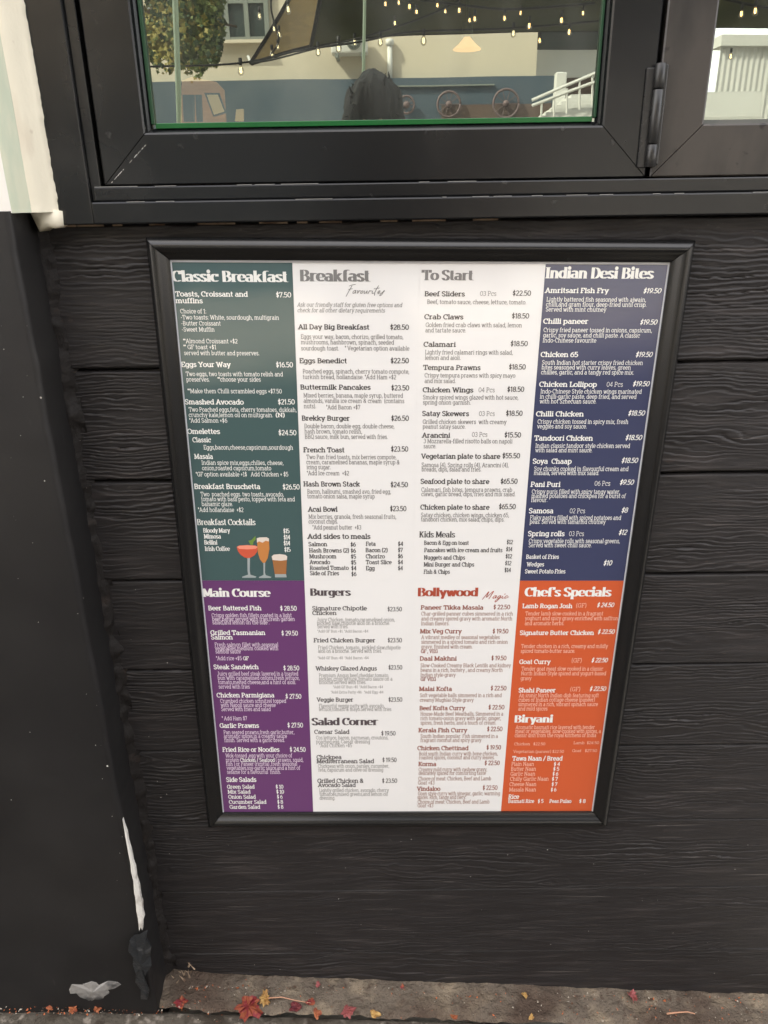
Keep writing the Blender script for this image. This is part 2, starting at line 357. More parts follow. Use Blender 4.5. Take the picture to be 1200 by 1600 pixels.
# chipped arris, loose tape, mortar patch, flecks
def slab(name, px, Y, th, mat, parent, crumple=0):
    ring = [at(x, y, Y) for x, y in px]; bm = bmesh.new()
    a = [bm.verts.new(Vector(p) + Vector((0, random.uniform(-crumple, crumple), 0))) for p in ring]; b = [bm.verts.new((p[0], p[1] + th, p[2])) for p in ring]
    c = bm.verts.new(Vector(np.mean(ring, 0)) + Vector((0, -abs(crumple) - th * .3, 0)))
    for k in range(len(a)):
        j = (k + 1) % len(a); bm.faces.new((c, a[k], a[j])); bm.faces.new((a[k], b[k], b[j], a[j]))
    bmesh.ops.recalc_face_normals(bm, faces=bm.faces[:])
    return bm_obj(name, bm, mat, parent)
slab('chipped_arris', [(191.0, 1281), (193.6, 1290), (197.9, 1302), (200.1, 1316), (204.4, 1330), (207.5, 1347), (210.8, 1356), (213.2, 1373), (217.5, 1386), (218.9, 1400), (222.4, 1412), (222.4, 1424), (225.1, 1434), (222.6, 1441), (222.5, 1453), (219.4, 1449), (217.5, 1455), (215.9, 1438), (213.0, 1424), (213.0, 1410), (209.4, 1396), (208.4, 1378), (204.7, 1362), (203.8, 1345), (200.1, 1331), (198.6, 1316), (195.2, 1306), (193.9, 1294)], -.066, .006, m_chip, pier, .0006)
m_tape = M('torn_black_tape', (.02, .022, .024), .28, .5, bump=[((1, 1, 1), 50, 1, .004, 5)], var=[((1, 1, 1), 40, (.10, .10, .10), .6, .75)])
slab('torn_tape', [(203, 1469), (209, 1463), (218, 1462), (230, 1455), (228, 1466), (236, 1480), (234, 1495), (237, 1508), (229, 1519), (225, 1532), (233, 1548), (230, 1562), (219, 1564), (221, 1549), (211, 1536), (213, 1520), (208, 1506), (209, 1493), (201, 1484)], -.070, .003, m_tape, pier, .003)
slab('mortar_patch', [(108, 1546), (112, 1538), (121, 1534), (131, 1537), (143, 1533), (158, 1536), (170, 1532), (184, 1534), (189, 1538), (180, 1543), (168, 1546), (172, 1552), (163, 1556), (160, 1563), (149, 1560), (141, 1566), (134, 1560), (124, 1558), (119, 1551), (110, 1552)], -.062, .008, m_grey_patch, pier, .002)
bm = bmesh.new()
for k in range(30):
    t = random.random(); py = 420 + 1050 * t; ex = 20 + (py - 335) * .1636
    px = ex + random.gauss(2, 5) if random.random() < .6 else random.uniform(2, ex)
    p = Vector(at(px, py, -.0645)); s = random.uniform(.0002, .0009) * (2.2 if random.random() < .08 else 1)
    vs = [bm.verts.new(p + Vector((s * random.uniform(.4, 1) * math.cos(a), 0, s * 1.3 * random.uniform(.5, 1) * math.sin(a)))) for a in (0, 1.2, 2.5, 3.7, 5)]
    bm.faces.new(vs)
bm_obj('paint_flecks', bm, m_chip, pier)['kind'] = 'stuff'
bm = bmesh.new()
for k in range(60):
    px, py = random.uniform(250, 1190), random.uniform(1300, 1525)
    if random.random() < .35: px, py = random.uniform(120, 330), random.uniform(560, 1250)
    p = Vector(at(px, py, .0085)); s = random.uniform(.0003, .0012)
    vs = [bm.verts.new(p + Vector((s * random.uniform(.4, 1) * math.cos(a), 0, s * random.uniform(.5, 1) * math.sin(a)))) for a in (0, 1.2, 2.5, 3.7, 5)]
    bm.faces.new(vs)
bm_obj('paint_flecks', bm, m_chip, wall)['kind'] = 'stuff'

# ================================================================== window
win = empty('cafe_window', (0, 0, 0), 'wide black aluminium window with two hinged sashes reflecting the street', 'window')
FX0, GX, SX0 = -.412, -.358, -.353
ZB = GZ + .4672; Z1 = GZ + .4915; Z2 = GZ + .5085; ZT = GZ + 1.75; FX1 = 1.42
box('outer_frame', FX0, GX - .012, -.010, .05, ZB, ZT, m_frame, win, .0015)
box('outer_frame', GX - .0118, GX, -.004, .05, Z1 + .0005, ZT, m_frame, win, .001)
box('sill', GX - .0115, FX1, -.0125, .05, ZB, Z1, m_frame, win, .0020)
box('sill_step', GX - .008, FX1, -.0075, .05, Z1 + .0004, Z2 - .001, m_frame, win, .0018)
box('frame_head', FX0, FX1, -.008, .05, ZT + .0005, ZT + .08, m_frame, win, .001)
box('shadow_gap', GX - .002, GX + .012, .0285, .05, Z2 - .004, ZT, m_gap, win); box('shadow_gap', .2605, .2705, .0285, .05, Z2 + .01, ZT, m_gap, win)
def sash(x0, x1, z0, z1, w, name, mat=None):
    mat = mat or m_frame
    root = empty(name, (0, 0, 0)); root.parent = win
    yf, yb = -.006, .028
    def rail(a, b, c, d):       # four outline points (outer a,b inner c,d) with a sloping glazing bead towards the glass
        bm = bmesh.new()
        cx, cz = (x0 + x1) / 2, (z0 + z1) / 2
        def inn(p, t, y):
            sx = 1 if p[0] < cx else -1; sz = 1 if p[1] < cz else -1
            return bm.verts.new((p[0] + sx * t, y, p[1] + sz * t))
        e = .0006
        rows = []
        dirx = np.sign(b[0] - a[0]) * e; dirz = np.sign(b[1] - a[1]) * e
        for t, y in ((0, yb), (0, yf + .0015), (.0015, yf), (w - .002, yf), (w, yf + .0012), (w + .0006, .004), (w + .005, .0098), (w + .0052, yb)):
            va, vb = inn(a, t, y), inn(b, t, y)
            va.co.x += dirx; va.co.z += dirz; vb.co.x -= dirx; vb.co.z -= dirz
            rows.append((va, vb))
        for (p, q), (r, s) in zip(rows, rows[1:]): bm.faces.new((p, q, s, r))
        bm.faces.new([r[0] for r in rows]); bm.faces.new([r[1] for r in rows][::-1])
        bmesh.ops.recalc_face_normals(bm, faces=bm.faces[:]); return bm
    A, B, C_, D = (x0, z0), (x1, z0), (x1, z1), (x0, z1)
    for nm, p, q in (('bottom_rail', A, B), ('stile', B, C_), ('top_rail', C_, D), ('stile', D, A)):
        bm_obj(nm, rail(p, q, 0, 0), mat, root)
    gx0, gx1, gz0, gz1 = x0 + w + .0052, x1 - w - .0052, z0 + w + .0052, z1 - w - .0052
    pyd('glass_pane', [(gx0 - .004, YG, gz0 - .004), (gx1 + .004, YG, gz0 - .004), (gx1 + .004, YG, gz1 + .004), (gx0 - .004, YG, gz1 + .004)], [(0, 1, 2, 3)], m_glass, root)
    return root, (gx0, gx1, gz0, gz1)
SXM = .2655
s1, G1 = sash(SX0, SXM - .0025, Z2, ZT - .004, .0535, 'sash')
s2, G2 = sash(SXM + .0025, 1.12, Z2, ZT - .004, .0535, 'sash', m_frame_glare)
# strips along the first pane's edge, its green glow painted as their colour
box('green_glow_strip', G1[0] + .004, G1[1] - .004, .0066, .0116, G1[2] - .0004, G1[2] + .0052, m_green, s1, .0006)
box('green_glow_strip', G1[0] - .0006, G1[0] + .0032, .0068, .0116, G1[2] + .004, G1[3], m_greendk, s1, .0006)
box('green_glow_strip', G1[1] - .0024, G1[1] + .0006, .0068, .0116, G1[2] + .004, G1[3], m_greendk, s1, .0006)
# pale scratches along the lower mitre
bm = bmesh.new()
for k in range(16):
    t = random.random(); p = Vector(at(174 + 56 * t, 286 - 62 * t, -.0066)); 
    L = random.uniform(.001, .005); d = Vector((.7, 0, .72)) * L; q = Vector((.72, 0, -.7)) * .0003
    bm.faces.new([bm.verts.new(v) for v in (p - q, p + d - q * .5, p + d + q, p + q)])
bm_obj('scratches', bm, m_chip, s1)['kind'] = 'stuff'
bm = bmesh.new()
for zz, yy, x0, x1 in ((Z1 + .0002, -.0128, GX - .01, .55), (Z2 - .0006, -.0079, GX - .006, .1)):
    x = x0
    while x < x1:
        L = random.uniform(.004, .05)
        if random.random() < .55: bm.faces.new([bm.verts.new(v) for v in ((x, yy, zz - .0010), (x + L, yy, zz - .0009), (x + L, yy, zz - .0003), (x, yy, zz - .0004))])
        x += L + random.uniform(.002, .03)
m_edge_glint = M('painted_edge_glint', (.30, .30, .29), .4, .5, metal=.3)  # pale dashes paint the light caught along the sill and step edges
bm_obj('edge_glints', bm, m_edge_glint, win)['kind'] = 'stuff'
# hinge
hg = empty('hinge', (0, 0, 0)); hg.parent = win
hz0 = float(at(1018, 262, -.012)[2]); hz1 = float(at(1033, 103, -.012)[2]); hx = SXM - .0005
m_hinge = M('black_hinge_metal', (.03, .03, .03), .3, .6, metal=.3, rough_var=((1, 1, 1), 30, .22, .4))
box('hinge_leaf', hx - .0135, hx - .004, -.0095, -.0062, hz0, hz1 - .001, m_hinge, hg, .001)
box('hinge_leaf', hx + .003, hx + .0095, -.0095, -.0062, hz0 + .003, hz1 + .002, m_hinge, hg, .001)
n = 3; cuts = [hz0, hz0 + (hz1 - hz0) * .24, hz0 + (hz1 - hz0) * .78, hz1 + .003]
for a, b in zip(cuts, cuts[1:]):
    bm = bmesh.new(); lathe(bm, [(.0, a + .0003), (.0050, a + .0004), (.0056, a + .0012), (.0056, b - .0012), (.0050, b - .0004), (0, b - .0003)], (hx, -.0125, 0), 18)
    bmesh.ops.remove_doubles(bm, verts=bm.verts[:], dist=1e-6)
    bm_obj('knuckle', bm, m_hinge, hg, True)

# cafe building round and behind the window
cafe = empty('cafe_building', (0, 0, 0), 'cafe building whose dark dining room lies behind the black window', 'building')
m_cafe = M('cafe_render', (.5, .48, .43), .8, .3, bump=[((1, 1, 1), 15, .3, .002, 4)])
box('unseen_shade_wall', -20, 20, -.004, .3, ZT + .082, 12, m_cafe, cafe)  # unseen, made this tall to cast shade over the near ground
box('side_wall', 1.424, 12, .0, .3, -.05, ZT + .08, m_cafe, cafe)
box('side_wall', -12, -1.605, .0, .3, -.05, ZT + .08, m_cafe, cafe)
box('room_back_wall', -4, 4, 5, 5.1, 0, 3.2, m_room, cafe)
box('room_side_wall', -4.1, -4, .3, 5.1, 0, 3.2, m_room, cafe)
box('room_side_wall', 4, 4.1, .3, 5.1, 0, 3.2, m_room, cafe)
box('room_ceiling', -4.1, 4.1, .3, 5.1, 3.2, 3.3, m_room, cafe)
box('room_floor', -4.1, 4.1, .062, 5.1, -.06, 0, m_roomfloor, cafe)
# ================================================================== MENU BOARD
# board frame: x across, z up, y towards the wall; solved so that the sheet is a true A1 rectangle
LC = np.array([-0.053023, -0.957503, 0.492319]); LR = np.array([0.999941, -0.009291, 0.005595])
LU = np.array([-0.001639, 0.380545, 0.924761]); LF = np.array([0.010722, 0.924716, -0.380507])
def onsheet(px, py, Y=0.0):
    d = LF * F + LR * (px - 600) - LU * (py - 800); p = LC + d * ((Y - LC[1]) / d[1]); return float(p[0]), float(p[2])
SW, SH = .297, .4213                                   # half sizes of the printed sheet
mb = empty('menu_board', (0, 0, GZ), 'black framed restaurant menu board with green, purple, navy and orange panels', 'menu board')
mb.rotation_euler = (0, .02, .01)
m_sheet = M('white_menu_print', (.83, .82, .80), .5, .4, coat=.9, bump=[((1, 1, 1), 5, .3, .005, 2), ((1, 1, .5), 1.6, .3, .02, 2)])
def ink(name, c): return M(name, c, .45, .4, coat=.9, bump=[((1, 1, 1), 5, .3, .005, 2), ((1, 1, .5), 1.6, .3, .02, 2)])
P_GREEN = ink('dark_green_print', (.050, .098, .098)); P_NAVY = ink('navy_print', (.040, .048, .110))
P_PURPLE = ink('purple_print', (.135, .042, .150)); P_ORANGE = ink('orange_print', (.62, .105, .030))
T_WHITE = ink('white_lettering', (.86, .86, .82)); T_DARK = ink('dark_grey_lettering', (.060, .055, .055)); T_GREY = ink('grey_lettering', (.20, .19, .185))
T_HEAD = ink('soft_grey_lettering', (.22, .215, .21)); T_BURG = ink('charcoal_lettering', (.10, .08, .085)); T_RED = ink('brick_red_lettering', (.42, .075, .04))
T_REDN = ink('dull_red_lettering', (.30, .085, .055)); T_REDD = ink('pale_red_brown_lettering', (.36, .20, .16)); T_PINK = ink('pale_pink_lettering', (.92, .55, .42)); T_MID = ink('mid_grey_lettering', (.12, .11, .11)); T_PALE = ink('pale_grey_lettering', (.33, .32, .31)); T_LILAC = ink('pale_lilac_lettering', (.80, .66, .78))
# snap frame: four mitred rails of one rounded profile
PROF = [(0, .012), (0, -.004), (.0006, -.0075), (.0028, -.0108), (.0062, -.0132), (.0096, -.0138), (.0130, -.0124), (.0165, -.0092), (.0200, -.0062), (.0232, -.0046), (.0250, -.0040), (.0252, -.0010)]
OX, OZ = SW + .0250, SH + .0250
def rail(a, b):
    bm = bmesh.new(); rows = []
    for t, y in PROF:
        r = []
        for p in (a, b):
            x = p[0] * (OX - t); z = p[1] * (OZ - t)
            r.append([x, y, z])
        dx = np.sign(b[0] - a[0]) * .0005; dz = np.sign(b[1] - a[1]) * .0005
        r[0][0] += dx; r[0][2] += dz; r[1][0] -= dx; r[1][2] -= dz
        rows.append([bm.verts.new(q) for q in r])
    for (p, q), (r, s) in zip(rows, rows[1:]): bm.faces.new((p, q, s, r))
    bm.faces.new([r[0] for r in rows]); bm.faces.new([r[1] for r in rows][::-1])
    bmesh.ops.recalc_face_normals(bm, faces=bm.faces[:])
    o = bm_obj('frame_rail', bm, m_rail, mb)
    for p in o.data.polygons: p.use_smooth = len(p.vertices) == 4
    o.data.set_sharp_from_angle(angle=R(35)); return o
c4 = [(-1, -1), (1, -1), (1, 1), (-1, 1)]
for k in range(4): rail(c4[k], c4[(k + 1) % 4])
bx = box('back_panel', -OX + .002, OX - .002, .003, .0118, -OZ + .002, OZ - .002, m_gap, mb)
def sheet(name, x0, x1, z0, z1, y, mat, th=.0):
    o = pyd(name, [(x0, y, z0), (x1, y, z0), (x1, y, z1), (x0, y, z1)], [(0, 1, 2, 3)], mat, mb); return o
m_lip = M('clear_cover_edge', (.62, .63, .66), .25, .5)
paper = sheet('printed_sheet', -SW - .0005, SW + .0005, -SH, SH, 0, m_sheet)
bxl = [('cover_edge', -SW - .0002, -SW + .0016, -SH, SH), ('cover_edge', SW - .0016, SW + .0002, -SH, SH), ('cover_edge', -SW + .0018, SW - .0018, SH - .0026, SH)]
for nm, a, b, c, d in bxl: box(nm, a, b, -.0016, -.0002, c, d, m_lip, mb, .0003, 1)
XA = (onsheet(455, 411)[0] + onsheet(476, 907)[0] + onsheet(490, 1266)[0]) / 3
XD = (onsheet(849, 411)[0] + onsheet(813, 908)[0] + onsheet(785, 1266)[0]) / 3
XM = (onsheet(650, 660)[0]); ZM = (onsheet(400, 907)[1] + onsheet(900, 907)[1]) / 2
ZTOP = SH - .003
panels = {}
y1 = -.0003
panels['A'] = sheet('green_menu_panel', -SW + .0016, XA, ZM, ZTOP, y1, P_GREEN)
panels['E'] = sheet('purple_menu_panel', -SW + .0016, XA, -SH, ZM - .0001, y1, P_PURPLE)
panels['D'] = sheet('navy_menu_panel', XD, SW - .0018, ZM, ZTOP, y1, P_NAVY)
panels['H'] = sheet('orange_menu_panel', XD, SW - .0018, -SH, ZM - .0001, y1, P_ORANGE)
panels['B'] = sheet('white_menu_panel', XA + .0002, XM, ZM + .0002, ZTOP, y1, m_sheet)
panels['C'] = sheet('white_menu_panel', XM + .0002, XD - .0002, ZM + .0002, ZTOP, y1, m_sheet)
panels['F'] = sheet('white_menu_panel', XA + .0002, XM, -SH, ZM, y1, m_sheet)
panels['G'] = sheet('white_menu_panel', XM + .0002, XD - .0002, -SH, ZM, y1, m_sheet)
for k, t in dict(A='green panel headed Classic Breakfast', B='white panel headed Breakfast Favourites', C='white panel headed To Start', D='navy panel headed Indian Desi Bites', E='purple panel headed Main Course', F='white panel headed Burgers and Salad Corner', G='white panel headed Bollywood Magic', H="orange panel headed Chef's Specials").items():
    panels[k]['label'] = t

# ---- lettering: stroke skeletons (cap height 7, x-height 5) swept with an elliptical nib, slab serifs
GL = {
'a': '5.5|A2.45,1.45,1.75,1.45,0,360|L4.15,3.3 4.15,0|A2.6,3.3,1.55,1.7,0,150|S4.6,0,.5',
'b': '6|L1.2,7.2 1.2,0|A3.1,2.5,1.95,2.5,0,360|S.8,7.2,.5', 'c': '5.1|A2.8,2.5,2.1,2.5,45,315|L4.3,4.9 4.3,3.6',
'd': '6|L4.75,7.2 4.75,0|A2.8,2.5,1.95,2.5,0,360|S4.3,7.2,.5|S5.1,0,.5', 'e': '5.3|A2.7,2.5,2.1,2.5,0,318|L.8,2.5 4.7,2.5',
'f': '3.8|L1.6,0 1.6,5.7|A3,5.7,1.4,1.5,180,50|L.5,4.9 2.9,4.9|S1.7,0,1.1', 'g': '5.7|A2.7,2.5,1.95,2.5,0,360|L4.65,5 4.65,-.6|A2.75,-.6,1.9,1.5,0,-150|S4.9,4.9,.4',
'h': '6.3|L1.3,7.2 1.3,0|A3.05,3.1,1.75,1.9,180,0|L4.8,3.2 4.8,0|S.9,7.2,.5|S1.3,0,.9|S4.8,0,.9', 'i': '2.8|L1.4,5 1.4,0|S1,4.9,.5|S1.4,0,.9|D1.4,6.7',
'j': '2.7|L1.6,5 1.6,-.7|A.5,-.7,1.1,1.3,0,-100|S1.1,4.9,.5|D1.5,6.7', 'k': '5.9|L1.2,7.2 1.2,0|L4.4,4.9 1.4,2.1|L2.5,3 4.6,0|S.8,7.2,.5|S1.2,0,.8|S4.7,0,.7|S4.4,4.9,.8',
'l': '2.7|L1.35,7.2 1.35,0|S.95,7.2,.5|S1.35,0,.9', 'm': '9.2|L1.3,5 1.3,0|A2.85,3.2,1.6,1.8,180,0|L4.45,3.2 4.45,0|A6,3.2,1.6,1.8,180,0|L7.6,3.2 7.6,0|S.9,4.9,.5|S1.3,0,.8|S4.45,0,.8|S7.6,0,.8',
'n': '6.2|L1.3,5 1.3,0|A3.05,3.1,1.75,1.9,180,0|L4.8,3.2 4.8,0|S.9,4.9,.5|S1.3,0,.9|S4.8,0,.9', 'o': '5.6|A2.8,2.5,2.2,2.5,0,360',
'p': '6|L1.2,5 1.2,-2.2|A3.1,2.5,1.95,2.5,0,360|S.8,4.9,.5|S1.3,-2.2,.9', 'q': '6|L4.7,5 4.7,-2.2|A2.8,2.5,1.95,2.5,0,360|S4.6,-2.2,.9',
'r': '4.5|L1.4,5 1.4,0|A3,3.1,1.6,1.9,180,50|S.9,4.9,.5|S1.5,0,1', 's': '4.6|C3.8,3.9 3.1,4.85 1.8,4.9 .85,4 1.5,2.9 3,2.3 3.9,1.2 3,.1 1.6,.1 .6,1.1',
't': '3.8|L1.6,6.6 1.6,1.3|A2.8,1.3,1.2,1.3,180,300|L.4,4.9 3.2,4.9', 'u': '6.2|L1.3,5 1.3,1.8|A3.05,1.8,1.75,1.8,180,360|L4.8,5 4.8,0|S.9,4.9,.5|S4.4,4.9,.5|S5.2,0,.5',
'v': '5.5|L.9,5 2.75,0|L4.6,5 2.75,0|S.9,4.9,.8|S4.6,4.9,.8', 'w': '7.8|L.9,5 2.4,0|L3.9,4.8 2.4,0|L3.9,4.8 5.4,0|L6.9,5 5.4,0|S.9,4.9,.8|S6.9,4.9,.8',
'x': '5.5|L.9,5 4.5,0|L4.5,5 .9,0|S.9,4.9,.7|S4.5,4.9,.7|S.9,0,.7|S4.5,0,.7', 'y': '5.5|L.9,5 2.85,.2|L4.6,5 2.2,-2.1|L2.3,-2.1 1,-2.1|S.9,4.9,.8|S4.6,4.9,.8',
'z': '5|L.7,4.9 4.3,4.9|L4.2,4.7 .8,.2|L.7,.1 4.4,.1',
'A': '7.2|L1,0 3.6,7|L6.2,0 3.6,7|L1.9,2.3 5.3,2.3|S1,0,1|S6.2,0,1', 'B': '6.5|L1.5,7 1.5,0|A3.2,5.3,1.9,1.7,-90,90|L.6,7 3.3,7|L1.5,3.6 3.3,3.6|A3.4,1.8,2.2,1.8,-90,90|L.6,0 3.5,0',
'C': '6.5|A3.6,3.5,2.8,3.5,50,310|L5.6,6.9 5.6,5', 'D': '6.9|L1.5,7 1.5,0|L.6,7 3.3,7|L.6,0 3.3,0|A3.2,3.5,2.8,3.5,-90,90', 'E': '6.1|L1.5,7 1.5,0|L.6,7 5.3,7|L5.3,7 5.3,5.5|L1.5,3.6 4.2,3.6|L.6,0 5.5,0|L5.5,0 5.5,1.5',
'F': '5.8|L1.5,7 1.5,0|L.6,7 5.3,7|L5.3,7 5.3,5.5|L1.5,3.6 4.2,3.6|S1.6,0,1.1', 'G': '7|A3.6,3.5,2.8,3.5,50,350|L4.4,3 6.6,3|L6,3 6,.3|L5.6,6.9 5.6,5', 'H': '7.5|L1.6,7 1.6,0|L5.9,7 5.9,0|L1.6,3.6 5.9,3.6|S1.6,7,1|S1.6,0,1|S5.9,7,1|S5.9,0,1',
'I': '3.3|L1.65,7 1.65,0|S1.65,7,1.1|S1.65,0,1.1', 'J': '4.8|L3,7 3,1.6|A1.7,1.6,1.3,1.6,0,-170|S3,7,1.1', 'K': '7|L1.6,7 1.6,0|L5.5,6.9 1.8,3|L3,4.2 5.7,0|S1.6,7,1|S1.6,0,1|S5.7,0,.9|S5.5,6.9,.9',
'L': '5.7|L1.6,7 1.6,0|L.6,0 5.2,0|L5.2,0 5.2,1.7|S1.6,7,1', 'M': '8.8|L1.5,7 1.5,0|L1.6,7 4.4,.8|L7.2,7 4.4,.8|L7.3,7 7.3,0|S1.2,7,.7|S7.6,7,.7|S1.5,0,1|S7.3,0,1', 'N': '7.5|L1.5,7 1.5,0|L1.6,7 5.9,.2|L5.9,7 5.9,0|S1.2,7,.7|S5.9,7,.9|S1.5,0,.9',
'O': '7.2|A3.6,3.5,2.9,3.5,0,360', 'P': '6.1|L1.5,7 1.5,0|A3.2,5.1,2.1,1.9,-90,90|L.6,7 3.3,7|L1.5,3.2 3.3,3.2|S1.6,0,1.1', 'Q': '7.2|A3.6,3.5,2.9,3.5,0,360|L3.6,1.4 6.2,-1', 'R': '6.9|L1.5,7 1.5,0|A3.2,5.2,2.1,1.8,-90,90|L.6,7 3.3,7|L1.5,3.4 3.3,3.4|L3.4,3.4 5.4,0|S1.5,0,.9|S5.7,0,.7',
'S': '5.8|C4.9,5.4 4,6.9 2.4,7 1,5.9 1.5,4.3 3.7,3.2 4.9,1.8 3.9,.1 2.1,0 .8,1.5', 'T': '6.5|L3.25,7 3.25,0|L.6,7 5.9,7|L.6,7 .6,5.4|L5.9,7 5.9,5.4|S3.25,0,1.1',
'U': '7.4|L1.5,7 1.5,2.3|A3.7,2.3,2.2,2.3,180,360|L5.9,7 5.9,2.3|S1.5,7,1|S5.9,7,1', 'V': '7|L1,7 3.5,0|L6,7 3.5,0|S1,7,.9|S6,7,.9', 'W': '9.6|L1,7 2.9,0|L4.8,6.6 2.9,0|L4.8,6.6 6.7,0|L8.6,7 6.7,0|S1,7,.9|S8.6,7,.9',
'X': '7|L1.2,7 5.8,0|L5.8,7 1.2,0|S1.2,7,.8|S5.8,7,.8|S1.2,0,.8|S5.8,0,.8', 'Y': '6.8|L1,7 3.4,3.2|L5.8,7 3.4,3.2|L3.4,3.3 3.4,0|S1,7,.8|S5.8,7,.8|S3.4,0,1', 'Z': '6|L.8,7 5.2,7|L5.1,6.8 .9,.2|L.8,0 5.3,0',
'0': '5.7|A2.85,3.5,2.2,3.5,0,360', '1': '3.9|L2.2,7 2.2,0|L2.2,7 .8,5.8|S2.2,0,1.2', '2': '5.3|A2.6,5.1,1.9,1.9,165,-20|L4.3,4.3 .8,.2|L.7,0 4.8,0', '3': '5.3|A2.4,5.3,1.8,1.7,150,-80|A2.4,1.9,2.1,1.9,80,-155',
'4': '5.7|L3.9,7 3.9,0|L3.8,6.9 .6,2|L.5,1.9 5.3,1.9', '5': '5.3|L1.1,7 4.5,7|L1.1,7 1,3.8|A2.4,2.2,2.2,2.2,125,-145', '6': '5.5|A2.8,2.2,2.1,2.2,0,360|C4.2,6.9 2.4,6 1.1,4.2 .75,2.4', '7': '5|L.6,7 4.5,7|L4.4,6.9 1.8,0|L.6,7 .6,5.8',
'8': '5.5|A2.75,5.3,1.8,1.7,0,360|A2.75,1.85,2.15,1.85,0,360', '9': '5.5|A2.7,4.8,2.1,2.2,0,360|C1.3,.1 3.1,1 4.4,2.8 4.75,4.6',
'$': '5.2|C4.2,5.1 3.5,6.1 2.2,6.2 1.1,5.2 1.5,4.1 3.2,3.3 4.2,2.1 3.4,.9 2,.8 .8,2|L2.6,7.8 2.6,-.7', '+': '4.6|L.6,3 4,3|L2.3,4.7 2.3,1.3', '*': '2.4|L.5,6.6 1.9,5.4|L1.9,6.6 .5,5.4|L1.2,7 1.2,5',
'(': '2.8|C2.3,7.8 1.1,5.6 .9,3.2 1.1,.8 2.3,-1.3', ')': '2.8|C.5,7.8 1.7,5.6 1.9,3.2 1.7,.8 .5,-1.3', ',': '2.1|L1.2,.5 .7,-1.1', '.': '2.1|D1,.35', '-': '3.3|L.5,2.7 2.8,2.7', '/': '4|L.6,-.6 3.4,7.4', '&': '6.9|A2.9,5.5,1.4,1.5,0,360|A2.7,1.8,2,1.8,60,360|L2,4.5 5.6,0|L4.6,2 5.4,3.2',
"'": '1.9|L.95,7.2 .95,5.4', ':': '2.1|D1,.35|D1,4.4', ' ': '2.5'}
SC = dict(GL)                                          # handwriting forms
SC.update({'F': '5|C1.1,-2.6 1.8,1.5 2.6,5.6 3,7.4|C.6,7 2.6,8 5.6,8.6|L1.3,4 4,4.6', 'a': '3.6|C2.9,3 1.7,3.1 .8,1.7 1.2,.4 2.3,.8 2.9,3 2.9,.8 3.8,.9', 'v': '3.2|C.4,2.6 1.1,2.8 1.4,.4 2.4,2.9 3.2,2.7', 'o': '3|C1.7,2.9 .7,1.8 1.1,.4 2.3,.9 2.3,2.4 1.7,2.9',
'u': '3.8|C.5,2.9 .8,.8 1.8,.5 2.8,2.9 2.9,.7 3.9,.8', 'r': '3|C.6,.2 1,2.9 1.6,2.6 2.9,2.8', 'i': '2.2|C.7,2.9 .8,.8 1.6,.3 2.3,1|L1.4,4.6 1.7,4.9', 't': '2.8|C1.9,7.6 1,3 .9,.7 1.5,-1.6|C.1,4.6 1.6,5 3.4,5.4', 'e': '2.8|C.6,1.2 1.9,1.7 2,2.8 1,2.6 .7,1 1.6,.3 2.8,1.2',
's': '3.6|C.7,.2 2,1.6 2.6,3.3 2.3,1.4 1.9,-.9 .5,-1.6 .9,.3 3.4,2.9', 'M': '7.6|C.8,-1 1.6,3 2.6,7.4 2.8,4.5 3.2,1.2 4.6,4.6 6.2,8 6.1,3.6 5.7,-.4', 'g': '3.6|C2.7,3 1.5,3 .8,1.7 1.3,.4 2.4,1 2.8,3 2.4,-.8 1.2,-3.6 .5,-2.6 1.6,-.6 3.8,1.2', 'c': '3.4|C2.4,2.6 1.4,3 .7,1.6 1.3,.3 3.6,2'})
def catmull(p, n=4):
    p = [np.array(q, float) for q in p]; p = [2 * p[0] - p[1]] + p + [2 * p[-1] - p[-2]]; out = []
    for i in range(1, len(p) - 2):
        for t in np.linspace(0, 1, n, endpoint=False):
            out.append(.5 * ((2 * p[i]) + (-p[i - 1] + p[i + 1]) * t + (2 * p[i - 1] - 5 * p[i] + 4 * p[i + 1] - p[i + 2]) * t * t + (-p[i - 1] + 3 * p[i] - 3 * p[i + 1] + p[i + 2]) * t ** 3))
    out.append(p[-2]); return out
_gc = {}
